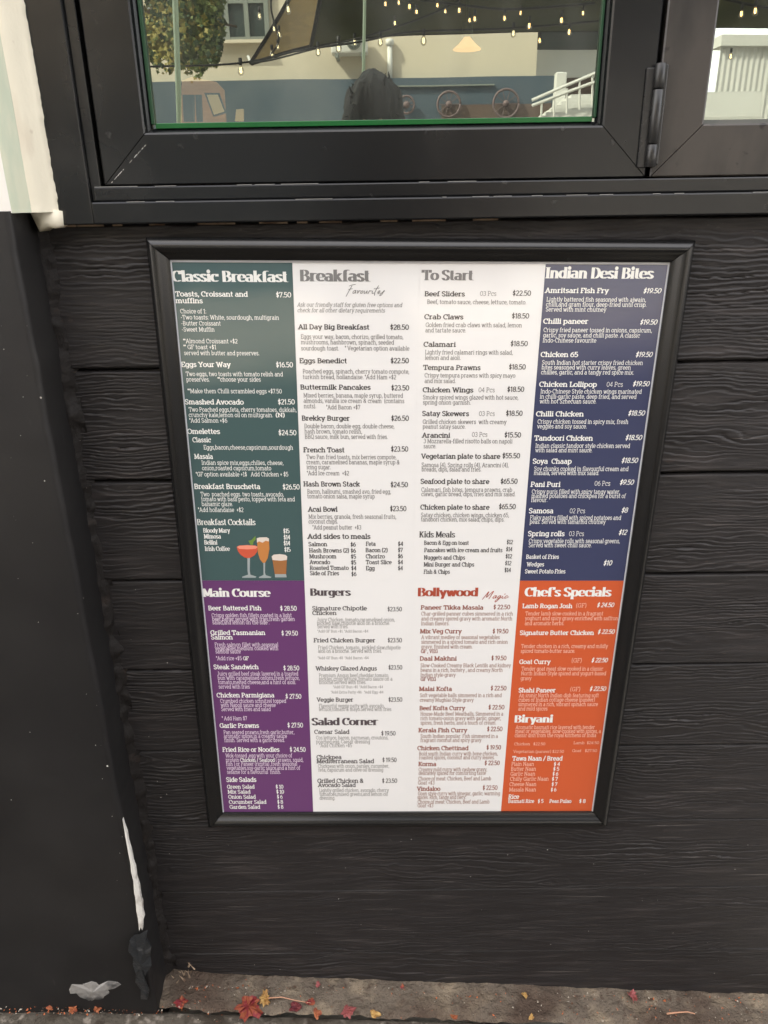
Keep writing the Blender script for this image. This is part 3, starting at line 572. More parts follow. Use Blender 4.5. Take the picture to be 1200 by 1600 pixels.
def glyph(ch, nib, serif, script, fine):
    key = (ch, nib, serif, script, fine)
    if key in _gc: return _gc[key]
    src = (SC if script else GL).get(ch, GL[' ']).split('|'); adv = float(src[0]); V, Fc = [], []; lay = [0]
    a, b = nib[0] / 2, nib[1] / 2
    def ribbon(pts, closed=False, ext=0.0, ab=None):
        A, B = ab or (a, b)
        pts = np.array(pts, float)
        if len(pts) < 2: return
        n = len(pts); T = np.zeros_like(pts)
        if closed:
            T = np.roll(pts, -1, 0) - np.roll(pts, 1, 0)
        else:
            T[1:-1] = pts[2:] - pts[:-2]; T[0] = pts[1] - pts[0]; T[-1] = pts[-1] - pts[-2]
        T /= np.linalg.norm(T, axis=1)[:, None] + 1e-9
        if ext and not closed: pts = pts.copy(); pts[0] -= T[0] * ext; pts[-1] += T[-1] * ext
        N = np.stack([-T[:, 1], T[:, 0]], 1)
        den = np.sqrt((A * N[:, 0]) ** 2 + (B * N[:, 1]) ** 2)
        O = np.stack([A * A * N[:, 0], B * B * N[:, 1]], 1) / den[:, None]
        base = len(V); z = lay[0]; lay[0] += 1
        for p, o_ in zip(pts, O): V.append((*(p - o_), z)); V.append((*(p + o_), z))
        m = n if closed else n - 1
        for i in range(m):
            j = (i + 1) % n; Fc.append((base + 2 * i, base + 2 * j, base + 2 * j + 1, base + 2 * i + 1))
    na = 20 if fine else 12
    for c in src[1:]:
        k, body = c[0], c[1:]
        if k == 'L':
            pts = [tuple(map(float, q.split(','))) for q in body.split()]; ribbon(pts, ext=(b if abs(pts[0][1] - pts[-1][1]) > .1 else 0))
        elif k == 'A':
            cx, cy, rx, ry, t0, t1 = map(float, body.split(',')); full = abs(t1 - t0) >= 360
            n = max(3, int(na * abs(t1 - t0) / 360)); tt = np.radians(np.linspace(t0, t1, n, endpoint=not full) if full else np.linspace(t0, t1, n + 1))
            ribbon([(cx + rx * math.cos(t), cy + ry * math.sin(t)) for t in tt], closed=full)
        elif k == 'C':
            ribbon(catmull([tuple(map(float, q.split(','))) for q in body.split()], 4 if fine else 2))
        elif k == 'S' and serif:
            x, y, hw = map(float, body.split(',')); hw = hw * (1.0 if a < .7 else 1.55); y = y + (b if y < .05 else -b * .6) * (0 if a < .7 else .5)
            ribbon([(x - hw, y), (x + hw, y)], ab=(b, max(b, .2)))
        elif k == 'D':
            x, y = map(float, body.split(',')); r = max(a, b) * 1.15; base = len(V); z = lay[0]; lay[0] += 1
            for t in range(8): V.append((x + r * math.cos(t * math.pi / 4), y + r * math.sin(t * math.pi / 4), z))
            Fc.append(tuple(range(base, base + 8)))
    _gc[key] = (adv, np.array(V, float).reshape(-1, 3), Fc); return _gc[key]
STY = {  # nib, serif, script, slant, fine, cap height in photo pixels
 'H': ((2.3, .36), 1, 0, 0, 1, 16.5), 'h': ((1.6, .4), 1, 0, 0, 1, 9), 'K': ((.6, .6), 0, 1, .35, 1, 12),
 'N': ((1.5, 1.12), 1, 0, 0, 1, 7.2), 'n': ((1.42, 1.15), 1, 0, 0, 1, 7), 'P': ((1.25, 1.0), 0, 0, 0, 1, 7.4), 'Q': ((1.35, 1.05), 0, 0, .22, 1, 7.2),
 'D': ((1.0, .85), 1, 0, 0, 0, 6.4), 'i': ((.85, .7), 1, 0, .22, 0, 6.2), 's': ((.9, .75), 1, 0, 0, 0, 4.6), 'B': ((1.4, 1.0), 1, 0, 0, 0, 6), 'c': ((1.8, .6), 1, 0, 0, 0, 6.6), 'p': ((.75, .7), 1, 0, 0, 0, 7)}
HK = dict(A=1.0, B=1.04, C=.93, D=1.0, E=.75, F=.66, G=.77, H=.82)
def text_arrays(style, x0, x1, yb, s, capk, panel):
    nib, serif, script, slant, fine, cap = STY[style]; cap *= (HK[panel] * (.8 if s == 'Biryani' else 1) if style == 'H' else capk)
    a = onsheet(x0, yb); b = onsheet(x1, yb); xc = (x0 + x1) / 2
    zc = onsheet(xc, yb)[1]
    k = (onsheet(xc, yb - cap)[1] - zc) / 7
    Vs, Fs, off, x = [], [], 0, 0.0
    for ch in s:
        adv, V, Fc = glyph(ch, nib, serif, script, fine)
        if len(V):
            W_ = V.copy(); W_[:, 0] += x; Vs.append(W_); Fs += [tuple(i + off for i in f) for f in Fc]; off += len(V)
        x += adv
    if not Vs: return None
    V = np.concatenate(Vs); V[:, 0] += V[:, 1] * slant
    lo, hi = V[:, 0].min(), V[:, 0].max()
    xx = a[0] + (V[:, 0] - lo) / (hi - lo) * (b[0] - a[0])
    return np.stack([xx, -.0006 - V[:, 2] * 5e-6, zc + V[:, 1] * k], 1), Fs
def lettering(panel, name, mat, lines, capk):
    Vs, Fs, off = [], [], 0
    for st, x0, x1, yb, s in lines:
        r = text_arrays(st, x0, x1, yb, s, capk, panel)
        if r is None: continue
        Vs.append(r[0]); Fs += [tuple(i + off for i in f) for f in r[1]]; off += len(r[0])
    me = bpy.data.meshes.new(name); me.from_pydata(np.concatenate(Vs).tolist(), [], Fs); me.update()
    return link(name, me, mat, panels[panel])
NAMES = {'H': 'heading', 'h': 'heading', 'K': 'heading', 'N': 'dish_name', 'n': 'dish_name', 'P': 'dish_price', 'Q': 'dish_price', 'D': 'dish_description', 'i': 'dish_description', 's': 'dish_extra', 'B': 'diet_mark', 'c': 'dish_name', 'p': 'portion_count'}
INK = {'A': {}, 'D': {}, 'E': {'D': T_LILAC}, 'H': {'D': T_PINK, 'p': T_PINK, 's': T_PINK},
 'B': {'H': T_HEAD, 'K': T_HEAD, 'h': T_DARK, 'N': T_DARK, 'n': T_DARK, 'P': T_DARK, '*': T_GREY, 'B': T_DARK, 'c': T_DARK},
 'F': {'H': T_BURG, 'N': T_MID, 'n': T_MID, 'P': T_MID, '*': T_PALE}, 'G': {'H': T_RED, 'K': T_RED, 'N': T_REDN, 'n': T_REDN, 'P': T_REDN, 'B': T_REDN, '*': T_REDD}}
INK['C'] = INK['B']
def typeset(panel, data, capk=1.0):
    last = None; buf = []
    def flush():
        nonlocal buf
        if buf:
            st = buf[0][0]; t = INK[panel]; lettering(panel, NAMES[st], t.get(st, t.get('*', T_WHITE)), buf, capk); buf = []
    for ln in data.strip('\n').split('\n'):
        if not ln.strip(): flush(); continue
        st, a, b, y, s = ln.split('|', 4)
        if buf and buf[0][0] != st: flush()
        if buf and st in 'PQHp': flush()
        buf.append((st, float(a), float(b), float(y), s))
    flush()
typeset('A', '''
H|268.8|451.5|440|Classic Breakfast
N|274.2|387.4|462.9|Toasts, Croissant and
N|274.8|317.3|473.3|muffins
P|431.5|455.2|464.2|$7.50
D|282|322.5|489.3|Choice of 1:
D|283|436|499|-Two toasts: White, sourdough, multigrain
D|283.8|345.2|508.2|-Butter Croissant
D|284.7|335.3|517.7|-Sweet Muffin
D|286.5|371.4|536|**Almond Croissant +$2
D|287|337.9|545.2|** GF toast +$1
D|288|405.3|554.6|served with butter and preserves.
N|284|361|572.9|Eggs Your Way
P|431.5|458|573.4|$16.50
D|290.8|442|587.4|Two eggs, two toasts with tomato relish and
D|291.7|327.8|595.8|preserves.
D|340.3|407.7|595.8|**choose your sides
D|293.5|440.5|614.1|**Make them Chilli scrambled eggs +$7.50
N|289.3|381.3|631.4|Smashed Avocado
P|434.5|460.8|631.4|$21.50
D|295.4|463.4|643|Two Poached eggs,feta, cherry tomatoes, dukkah,
D|295.4|426.6|651.3|crunchy kale,lemon oil on multigrain.
B|431|445|651.3|(N)
D|296.3|355.4|659.9|*Add Salmon +$6
N|292.8|344.2|677.4|Omelettes
P|435.4|463.4|679.5|$24.50
n|301|330|690.5|Classic
D|318.7|457.8|702|Eggs,bacon,cheese,capsicum,sourdough
n|303.8|333|716.4|Masala
D|315.5|443|725.9|Indian spice mix,eggs,chilies, cheese,
D|316|424|734.3|onion,roasted capsicum,tomato
D|306.4|386|743.9|*GF option available +1$
D|392|450.6|743.9|Add Chicken + $5
N|304.2|406.8|763.4|Breakfast Bruschetta
P|442|468.4|764.2|$26.50
D|313.8|443.6|775.1|Two  poached eggs. two toasts, avocado,
D|314.9|460.7|782.7|tomato with basil pesto, topped with feta and
D|315.6|364|790.3|balsamic glaze.
D|309.8|380.6|799.4|*Add hollandaise  +$2
h|308.7|399.6|820|Breakfast Cocktails
c|318.2|359.7|831.8|Bloody Mary
c|319|345.4|841|Mimosa
c|319.8|339.9|850.4|Bellini
c|320.4|359.7|860.3|Irish Coffee

c|442.8|452.6|832.6|$15
c|443.3|453.4|842.4|$14
c|443.3|453.4|851.6|$14
c|444.4|454.2|861.6|$15
''')
typeset('B', '''
H|469.2|579.7|439.2|Breakfast
K|540|601.7|459|Favourites
i|464.2|628.8|479.2|Ask our friendly staff for gluten free options and
i|465|601.7|487.8|check for all other dietary requirements
n|465.3|577.2|514.2|All Day Big Breakfast
P|609.7|638.8|514.7|$28.50
D|470.3|630|529.2|Eggs your way, bacon, chorizo, grilled tomato,
D|470.5|615.5|537.8|mushrooms, hashbrown, spinach, seeded
D|470.5|529.5|547.2|sourdough toast.
D|538.8|639.7|547.2|* Vegetarian option available
n|468.3|542.2|567|Eggs Benedict
P|610.3|638.8|567|$22.50
D|473.3|639.2|583.3|Poached eggs, spinach, cherry tomato compote,
D|473.3|618.8|592|turkish bread, hollandaise. *Add Ham +$2
n|469.7|579.2|608.3|Buttermilk Pancakes
P|611.3|639.2|609.5|$23.50
D|474.5|629.5|620.8|Mixed berries, banana, maple syrup, buttered
D|474.5|631.7|629.2|almonds, vanilla ice cream & cream  (contains
D|475|493.7|637.5|nuts).
D|509.7|563|639.2|*Add Bacon +$7
n|471.7|546.7|656.7|Brekky Burger
P|611.2|638.8|657|$26.50
D|475.8|616.2|668.8|Double bacon, double egg, double cheese,
D|476.2|565.8|677|hash brown, tomato relish,
D|476.7|605.8|685.3|BBQ sauce, milk bun, served with fries.
n|473.8|538.3|706.2|French Toast
P|610.8|637.8|705|$23.50
D|478.8|619.2|717|Two Pan fried toasts, mix berries compote,
D|478.8|624.2|725|cream, caramelised bananas, maple syrup &
D|479.5|517|732.8|icing sugar.
D|479.5|545.3|742.2|*Add Ice cream  +$2
n|474|562.4|759.5|Hash Brown Stack
P|610.3|637.3|760.6|$24.50
D|480.4|610.7|770.9|Bacon, halloumi, smashed avo, fried egg,
D|480.4|585.6|778.3|tomato onion salsa, maple syrup
n|480.8|527.5|798.9|Acai Bowl
P|609.4|634.9|798.1|$23.50
D|482.4|619|810.1|Mix berries, granola, fresh seasonal fruits,
D|482.4|527.9|817.6|coconut chips.
D|488.3|564.3|826.8|*Add peanut butter  +$3
n|480|579|841.3|Add sides to meals
B|482|511.4|852.9|Salmon
B|482.9|545.3|862.7|Hash Browns (2)
B|483.2|525.6|871.9|Mushroom
B|483.5|516|880.9|Avocado
B|484|545|889.9|Roasted Tomato
B|484.3|530|898.3|Side of Fries

B|547.8|556|853.4|$6
B|548|556.2|863|$6
B|548.3|556.4|872.3|$5
B|548.5|556.6|881.5|$5
B|548.8|556.8|890.4|$4
B|549|557|899.6|$6

B|571.4|586.9|852.4|Feta
B|571.4|605.6|862.2|Bacon (2)
B|571.4|601.5|871.9|Chorizo
B|571.5|612.2|881|Toast Slice
B|571.9|585.3|890.4|Egg

B|621.7|629.7|852.4|$4
B|621.7|629.5|862|$7
B|621.7|629.5|871.6|$6
B|621.7|629.5|881|$4
B|621.7|629.3|890.4|$4
''')
typeset('C', '''
H|658.4|740.6|437.5|To Start
n|663.6|726.3|462.5|Beef Sliders
p|749.9|775.3|462|03 Pcs
P|800.7|829.4|461.6|$22.50
D|667.5|822|474.9|Beef, tomato sauce, cheese, lettuce, tomato.
n|662.8|724|498.4|Crab Claws
P|799.6|826.4|497.1|$18.50
D|665|815|510.8|Golden fried crab claws with salad, lemon
D|664.5|728|519|and tartate sauce.
n|661.5|712.1|541.4|Calamari
P|797.5|824.3|540.4|$18.50
D|664.2|801|553.5|Lightly fried calamari rings with salad,
D|664|719.6|561.9|lemon and aioli.
n|661|750.8|577.6|Tempura Prawns
P|794.9|821.1|576.8|$18.50
D|663.3|805|589.5|Crispy tempura prawns with spicy mayo
D|663.3|711.8|598.1|and mix salad.
n|660.3|739.5|612.5|Chicken Wings
p|747.5|772.8|612.5|04 Pcs
P|792.5|818.7|611.7|$18.50
D|660.8|809.7|623.8|Smoky spiced wings glazed with hot sauce,
D|660.8|735.3|631.7|spring onion garnish.
n|659.5|732.8|649.5|Satay Skewers
p|748.3|772.8|649.5|03 Pcs
P|790.3|816.2|649.2|$18.50
D|660.5|791.2|662|Grilled chicken skewers  with creamy
D|660.5|727|669.5|peanut satay sauce.
n|658.7|703.3|683.3|Arancini
p|737.2|761.3|682.2|03 Pcs
P|788|813.8|683|$15.50
D|661.7|800.3|692.2|3 Mozzarella-filled risotto balls on napoli
D|661.7|681.2|700|sauce.
n|657.5|781.7|716.2|Vegetarian plate to share
P|784.7|812.2|715.5|$55.50
D|658.7|794.5|729.5|Samosa (4), Spring rolls (4), Arancini (4),
D|658.7|751.7|736.2|breads, dips, salad and fries.
n|656.9|764.6|755.5|Seafood plate to share
P|782|808.3|755.4|$65.50
D|658.2|799.9|768|Calamari, fish bites, tempura prawns, crab
D|658.2|805|774.8|claws, garlic bread, dips, fries and mix salad.
n|656.6|764.8|795.7|Chicken plate to share
P|779.3|805.5|795|$65.50
D|657.7|795.2|807.6|Satay chicken, chicken wings, chicken 65,
D|657.7|787.7|814.4|tandoori chicken, mix salad, chips, dips.
h|654.7|710.9|839.3|Kids Meals
B|662.5|732.3|850.8|Bacon & Egg on toast
B|662.5|784.9|862.2|Pancakes with ice cream and fruits
B|662.2|726.6|873.8|Nuggets and Chips
B|661.8|740.9|884.6|Mini Burger and Chips
B|661.7|702.9|896|Fish & Chips

B|791.5|801.2|849.6|$12
B|790.4|800.2|860.8|$14
B|789.6|799.9|871.8|$12
B|788.8|798.7|882.6|$12
B|788|797.9|893.3|$14
''')
typeset('D', '''
H|851.6|1021|434.8|Indian Desi Bites
N|850.7|951|457.4|Amritsari Fish Fry
Q|1004.7|1033|457.8|$19.50
D|853.8|1009|471|Lightly battered fish seasoned with ajwain,
D|852.9|1009.7|478.8|chilli,and gram flour, deep-fried until crisp.
D|852.4|946.8|486.5|Served with mint chutney
N|848.3|918.9|505.4|Chilli paneer
Q|999.6|1026.7|506.7|$19.50
D|848.9|1018.3|518.8|Crispy fried paneer tossed in onions, capsicum,
D|848.3|999.2|526.9|garlic, soy sauce, and chilli paste. A classic
D|847.8|931.4|534.8|Indo-Chinese favourite
N|844.3|903|557.3|Chicken 65
Q|992.8|1019.4|557.3|$19.50
D|846.5|1003.8|569.6|South Indian hot starter crispy fried chicken
D|846|985|577|bites seasoned with curry leaves, green
D|845.1|990|584.7|chillies, garlic, and a tangy red spice mix.
N|842|932.2|603.9|Chicken Lollipop
p|947.4|972.7|603.9|04 Pcs
Q|988.3|1014.7|603|$19.50
D|844.4|1001.9|614.6|Indo-Chinese Style chicken wings marinated
D|843.5|993.8|622.6|in chilli-garlic paste, deep fried, and served
D|842.9|931.3|630|with hot Szhecuan sauce.
N|837|911.7|650.1|Chilli Chicken
Q|981|1007.5|648.8|$18.50
D|839.6|981|661.7|Crispy chicken tossed in spicy mix, fresh
D|838.9|916.3|669|veggies and soy sauce.
N|834.3|926|687.9|Tandoori Chicken
Q|976.8|1003|687|$18.50
D|836.5|983.7|699.3|Indian classic tandoor style chicken served
D|836|925|706.2|with salad and mint sauce.
N|831.9|892.8|724|Soya  Chaap
Q|970.7|996.6|722.7|$18.50
D|834.3|981.3|735.4|Soy chunks cooked in flavourful cream and
D|834|935.6|741.7|masala, served with mix salad.
N|828.5|875.3|760.1|Pani Puri
p|928.6|953|758.5|06 Pcs
Q|968|990.2|756.8|$9.50
D|830.6|968.5|771.1|Crispy puris filled with spicy tangy water,
D|830.3|977.6|777.6|mashed potatoes and chickpea for a burst of
D|829.8|855|783.9|flavour.
N|825.9|864.2|801.4|Samosa
p|889.8|913.8|801.4|02 Pcs
Q|970.6|980.8|800.4|$8
D|828|969.8|811.7|Flaky pastry filled with spiced potatoes and
D|827.5|945.8|818|peas. Served with tamarind chutney
N|824.5|881.9|837.1|Spring rolls
p|888.7|912|837.1|03 Pcs
Q|966.3|979.7|835|$12
D|825.9|968|848.1|Crispy vegetable rolls with seasonal greens,
D|825.7|923.7|854.6|Served with sweet chilli sauce.
B|821.9|873|872.6|Basket of Fries
B|822.4|849.9|884.4|Wedges
B|819.8|883.1|895.4|Sweet Potato Fries
Q|942.6|956.1|882.8|$10
''')
typeset('E', '''
H|316.9|423.4|932|Main Course
N|326|408.7|953|Beer Battered Fish
P|438|463.8|953.5|$ 28.50
D|331|455.9|963.8|Crispy golden fish fillets coated in a light
D|331.9|460.6|969.7|beef batter,served with fries,fresh garden
D|332.2|421|975|salad,and lemon on the side .
N|329|414.7|991.4|Grilled Tasmanian
N|330|364|998.5|Salmon
P|440|465.7|992.3|$ 29.50
D|335.9|434.8|1009.7|Fresh salmon fillet with seasonal
D|336.2|434.8|1015.4|vegetables,medium cooked with
D|337|376.6|1020.4|sambal sauce
D|338|378|1031|*Add rice +$5
B|380|389|1031|GF
N|334|404.4|1044.9|Steak Sandwich
P|443|467.8|1046.8|$ 28.50
D|340|466|1055|Juicy grilled beef steak layered in a toasted
D|340.6|468|1061.6|bun with caramelised onions,fresh lettuce,
D|341.4|462.5|1068.3|tomato,melted cheese,and a hint of aioli.
D|342|390.5|1075.3|served with fries
N|338.7|428.8|1089|Chicken Parmigiana
P|446.4|471|1091|$ 27.50
D|344.4|447|1097.6|Crumbed chicken schnitzel topped
D|345.3|431|1104|with Napoli sauce and cheese
D|346|423|1110.4|Served with fries and salad
D|347|386.3|1124.8|* Add Ham $7
N|343.4|405|1136.5|Garlic Prawns
P|449.4|473.7|1136|$ 27.50
D|349.8|460|1146.5|Pan seared prawns,fresh garlic,butter,
D|350|448.7|1152.6|aromatic spices,in a creamy sauce
D|351|445|1158.8|finish. Served with a garlic bread.
N|347.7|437|1174|Fried Rice or Noodles
P|453|477.7|1174|$ 24.50
D|352.6|457|1182.9|Wok-tossed ,egg with your choice of
D|353.3|373.6|1189.7|protein
B|375.3|429.5|1189.7|Chicken / Seafood
D|431.2|474|1189.7|( prawns, squid,
D|353.8|464.5|1195.9|fish ) or Paneer (ricotta) ,fresh seasonal
D|354.5|469.5|1202.2|vegetables,soy-garlic sauce,and a hint of
D|355|438.8|1208.5|sesame for a flavourful  finish.
N|353.8|400.8|1220.9|Side Salads
B|355|398|1231.5|Green Salad
B|356|391.6|1239.3|Mix Salad
B|356.9|399.8|1247.2|Onion Salad
B|357.9|416.4|1255.2|Cucumber Salad
B|359|406.7|1263|Garden Salad

B|431|443|1231.5|$ 10
B|432|444|1239.3|$ 10
B|433|441.8|1247.2|$ 6
B|433.5|442.5|1255.2|$ 8
B|434|443|1263|$ 8
''', .9)
typeset('F', '''
H|485|548.5|930.3|Burgers
n|488|573.5|953|Signature Chipotle
n|488|526|960.3|Chicken
P|605.5|628|954.5|$23.50
D|495.5|617|970.5|Juicy Chicken ,tomato,caramelised onion,
D|495.5|609|975.9|pickled slaw,chipotle aioli on a brioche.
D|496|544|981.2|Served with fries.
s|496|575.5|987.8|*Add GF Bun +$1  *Add Bacon +$4
n|489.8|586.5|1003|Fried Chicken Burger
P|605.8|628|1003|$23.50
D|497|626|1014|Fried Chicken ,tomato,, pickled slaw,chipotle
D|497|596.5|1019.5|aioli on a brioche. Served with fries.
s|496.7|576|1029.5|*Add GF Bun +$1  *Add Bacon +$4
n|493|589|1047|Whiskey Glazed Angus
P|607|628.5|1045.5|$23.50
D|498.5|607.7|1057.5|Premium Angus beef,cheddar,tomato,
D|498.5|613|1063|pickles,,crisp lettuce,,tomato sauce on a
D|498.8|572|1068.3|brioche.Served with fries.
s|520.5|598.5|1074.8|*Add GF Bun +$1  *Add Bacon +$4
s|517|599|1083|*Add Extra Patty +$6   *Add Egg +$4
n|494.7|552|1095.8|Veggie Burger
P|607|628.5|1095.8|$23.50
D|498.5|600.5|1105|Flavourful veggie patty with avocado,
D|498.5|611.5|1110.4|lettuce,tomato & mayo.Served with fries
H|486.8|591.5|1132.5|Salad Corner
n|491|546|1146|Caesar Salad
P|595.7|618|1148.5|$ 19.50
D|494|606.8|1154.8|Cos lettuce, bacon, parmesan, croutons,
D|494|578|1161|poached egg, Caesar dressing
D|499|550|1167|*Add Chicken +$5
n|494.7|533.7|1185.5|Chickpea
n|494.7|584.5|1191.8|Mediterranean Salad
P|597.5|619.6|1190|$ 19.50
D|497|608|1199|Chickpeas with onion, parsley, cucumber,
D|497.7|598.7|1205|feta, capsicum and olive oil dressing
n|496|568|1222.5|Grilled Chicken &
n|496.5|555.8|1229|Avocado Salad
P|597|620.5|1222.5|$ 23.50
D|499|607.5|1237|Lightly grilled chicken, avocado, cherry
D|499.5|605.5|1243|tomatoes,mixed greens,and lemon oil
D|499.5|523.5|1249|dressing.
''', .84)
typeset('G', '''
H|652.8|746.5|931.2|Bollywood
K|753|795|935|Magic
n|657|755|951.8|Paneer Tikka Masala
P|770.8|796.8|951.3|$ 22.50
D|658|801|961.2|Char-grilled panner cubes simmered in a rich
D|658|800|968.9|and creamy spiced gravy with aromatic North
D|658|701.8|976.5|Indian flavors.
n|656|721.5|989|Mix Veg Curry
P|769.5|794|989|$ 19.50
D|658|780.6|998|A vibrant medley of seasonal vegetables
D|658|793|1005.3|simmered in a spiced tomato and rich onion
D|658|738|1012.8|gravy, finished with cream.
B|657.6|683.8|1019.8|GF , VEG
n|656|713.5|1031.5|Daal Makhni
P|767.5|791|1031|$ 19.50
D|657|798|1042|Slow-Cooked Creamy Black Lentils and kidney
D|657|785|1049.3|beans in a rich, buttery , and creamy North
D|657|711.7|1056.8|Indian style-gravy
B|657|681|1063.4|GF VEG
n|654.5|706|1079|Malai Kofta
P|766.5|791|1078|$ 22.50
D|656|783.5|1088.7|Soft vegetable balls simmered in a rich and
D|656|739.8|1096|creamy Mughlai-Style gravy
n|655.5|726.7|1109|Beef Kofta Curry
P|763|787.8|1107.8|$ 22.50
D|657|786|1117.6|House-Made Beef Meatballs, Simmered in a
D|657|782.5|1124.6|rich tomato-onion gravy with garlic, ginger,
D|657|775|1131.6|spices, fresh herbs, and a touch of cream.
n|653.5|730|1143.5|Kerala Fish Curry
P|760.8|784.8|1141.8|$ 22.50
D|657|777.6|1152.5|South Indian popular. Fish simmered in a
D|657|751.8|1158.8|fragrant coconut and spicy gravy
n|652|731.8|1171.5|Chicken Chettinad
P|760|782.5|1170.5|$ 19.50
D|654.7|777.6|1179.8|Bold south Indian curry with bone chicken,
D|654.7|772.5|1185.8|roasted spices, coconut and curry leaves.
n|653.5|681.6|1196.3|Korma
P|757|780.6|1194.8|$ 22.50
D|654|761|1204.5|Creamy mild curry with cashew gravy,
D|654|759|1210.2|delicately spiced for comforting taste
D|653.5|767|1218.7|Choice of meat: Chicken, Beef and Lamb
D|653|678.7|1225.3|Goat +$3
n|651|688|1235|Vindaloo
P|754|777|1233.5|$ 22.50
D|653|781|1242|Goan style curry with vinegar, garlic, warming
D|652|727.8|1247.9|spices. Rich, tangy and fiery.
D|652.5|764.5|1255|Choice of meat: Chicken, Beef and Lamb
D|652.5|676.8|1260.9|Goat +$3
''', .86)
typeset('H', '''
H|819|955|931.4|Chef's Specials
N|815.8|894|949.6|Lamb Rogan Josh
p|900|915.5|948.6|(GF)
Q|932.5|959.4|948|$ 24.50
D|820.6|942|961|Tender lamb slow-cooked in a fragrant
D|820|965|968.5|yoghurt and spicy gravy enriched with saffron
D|819.6|881|976.3|and aromatic herbs.
N|811.8|927.7|991.5|Signature Butter Chicken
Q|933.6|960.2|989.8|$ 22.50
D|814|949.4|1012|Tender chicken in a rich, creamy and mildly
D|813.4|898|1019.5|spiced tomato-butter sauce.
N|811|860|1036.8|Goat Curry
p|893|908.3|1034.5|(GF)
Q|923.8|949.4|1034.3|$ 22.50
D|814.5|941.5|1047.2|Tender goat meat slow cooked in a classic
D|814|946.4|1054.6|North Indian-Style spiced and yogurt-based
D|813.3|830|1062.2|gravy
N|809.8|868|1081.2|Shahi Paneer
p|890.9|905.9|1079.4|(GF)
Q|921|946.7|1078.9|$ 22.50
D|810.6|935|1088.9|An iconic North Indian dish featuring soft
D|810|928.8|1095.7|cubes of Indian cottage cheese (paneer)
D|809.6|933.9|1102.7|simmered in a rich, vibrant spinach sauce
D|809.3|855.2|1109.6|and mild spices
H|803.7|863.4|1128.3|Biryani
D|805.3|929|1138.6|Aromatic basmati rice layered with tender
D|805|938.3|1144.8|meat or vegetables, slow-cooked with spices, a
D|804|931|1151.2|classic dish from the royal kitchens of India
s|803.3|851.6|1164|Chicken   $22.50
s|896|935.6|1162.2|Lamb  $24.50
s|801.7|880.9|1175.8|Vegetarian (paneer) $22.50
s|893.7|932.5|1174.5|Goat   $27.50
N|800|878.5|1187.7|Tawa Naan / Bread
D|799|833.8|1196|Plain Naan
D|798.2|837|1203.6|Butter Naan
D|797.4|835.8|1211.3|Garlic Naan
D|796.6|856.8|1219.2|Chilly Garlic Naan
D|795.8|837.5|1227.5|Cheese Naan
D|795.4|837|1236|Masala Naan

B|865|874.5|1196|$ 4
B|864|873.5|1203.6|$ 5
B|863|872|1211.3|$ 6
B|862|871.3|1219.2|$ 7
B|861.5|870.5|1227.5|$ 7
B|860.3|869|1236|$ 6
N|794|811|1247.5|Rice
B|794|834.5|1253.9|Basmati Rice
B|840|848.9|1253.9|$ 5
B|858|892.4|1253.9|Peas Pulao
B|904.6|914.6|1253.9|$ 8
''', .88)
# three printed drinks on the green panel
def flat(name, px, mat, lay, parent):
    v = []
    for x, y in px:
        a, b = onsheet(x, y); v.append((a, -.0006 - lay * 2e-5, b))
    return pyd(name, v, [tuple(range(len(v)))], mat, parent)
k_red = ink('red_drink_print', (.62, .10, .05)); k_or = ink('amber_drink_print', (.55, .22, .06)); k_foam = ink('foam_print', (.75, .66, .58)); k_gl = ink('glass_print', (.36, .40, .40))
k_cof = ink('coffee_print', (.36, .15, .05)); k_leaf = ink('mint_print', (.16, .28, .05)); k_pk = ink('pink_highlight_print', (.85, .30, .2))
pan = panels['A']
def zz(x, y): return 290 + x / 6.316, 740 + y / 6.316
def fl(nm, pts, m, l): return flat(nm, [zz(*p) for p in pts], m, l, pan)
fl('printed_coupe', [(505, 722), (530, 708), (610, 703), (690, 708), (716, 722), (706, 770), (680, 805), (640, 828), (618, 835), (585, 826), (545, 800), (518, 765)], k_red, 1)
fl('printed_coupe', [(507, 722), (530, 710), (610, 704), (690, 710), (714, 722), (690, 740), (610, 746), (530, 740)], k_pk, 2)
fl('printed_coupe', [(610, 830), (636, 830), (634, 960), (640, 995), (700, 1015), (690, 1026), (560, 1026), (560, 1015), (618, 995), (612, 960)], k_gl, 1)
fl('printed_mint', [(640, 700), (620, 660), (650, 655), (690, 612), (692, 650), (670, 672), (665, 705)], k_leaf, 3)
fl('printed_flute', [(703, 640), (765, 628), (823, 640), (828, 740), (812, 830), (785, 878), (765, 880), (735, 845), (715, 780)], k_or, 3)
fl('printed_flute', [(703, 636), (730, 628), (800, 626), (824, 640), (822, 668), (790, 660), (760, 680), (725, 666), (705, 680)], k_foam, 4)
fl('printed_flute', [(768, 878), (786, 878), (784, 975), (792, 1000), (848, 1018), (838, 1028), (725, 1028), (725, 1018), (770, 998)], k_gl, 2)
fl('printed_tumbler', [(855, 830), (1000, 830), (993, 990), (880, 990)], k_cof, 1)
fl('printed_tumbler', [(850, 815), (870, 798), (930, 792), (985, 800), (1003, 815), (1000, 850), (940, 858), (858, 850)], k_foam, 2)
fl('printed_tumbler', [(881, 990), (992, 990), (998, 1022), (884, 1022)], k_gl, 2)
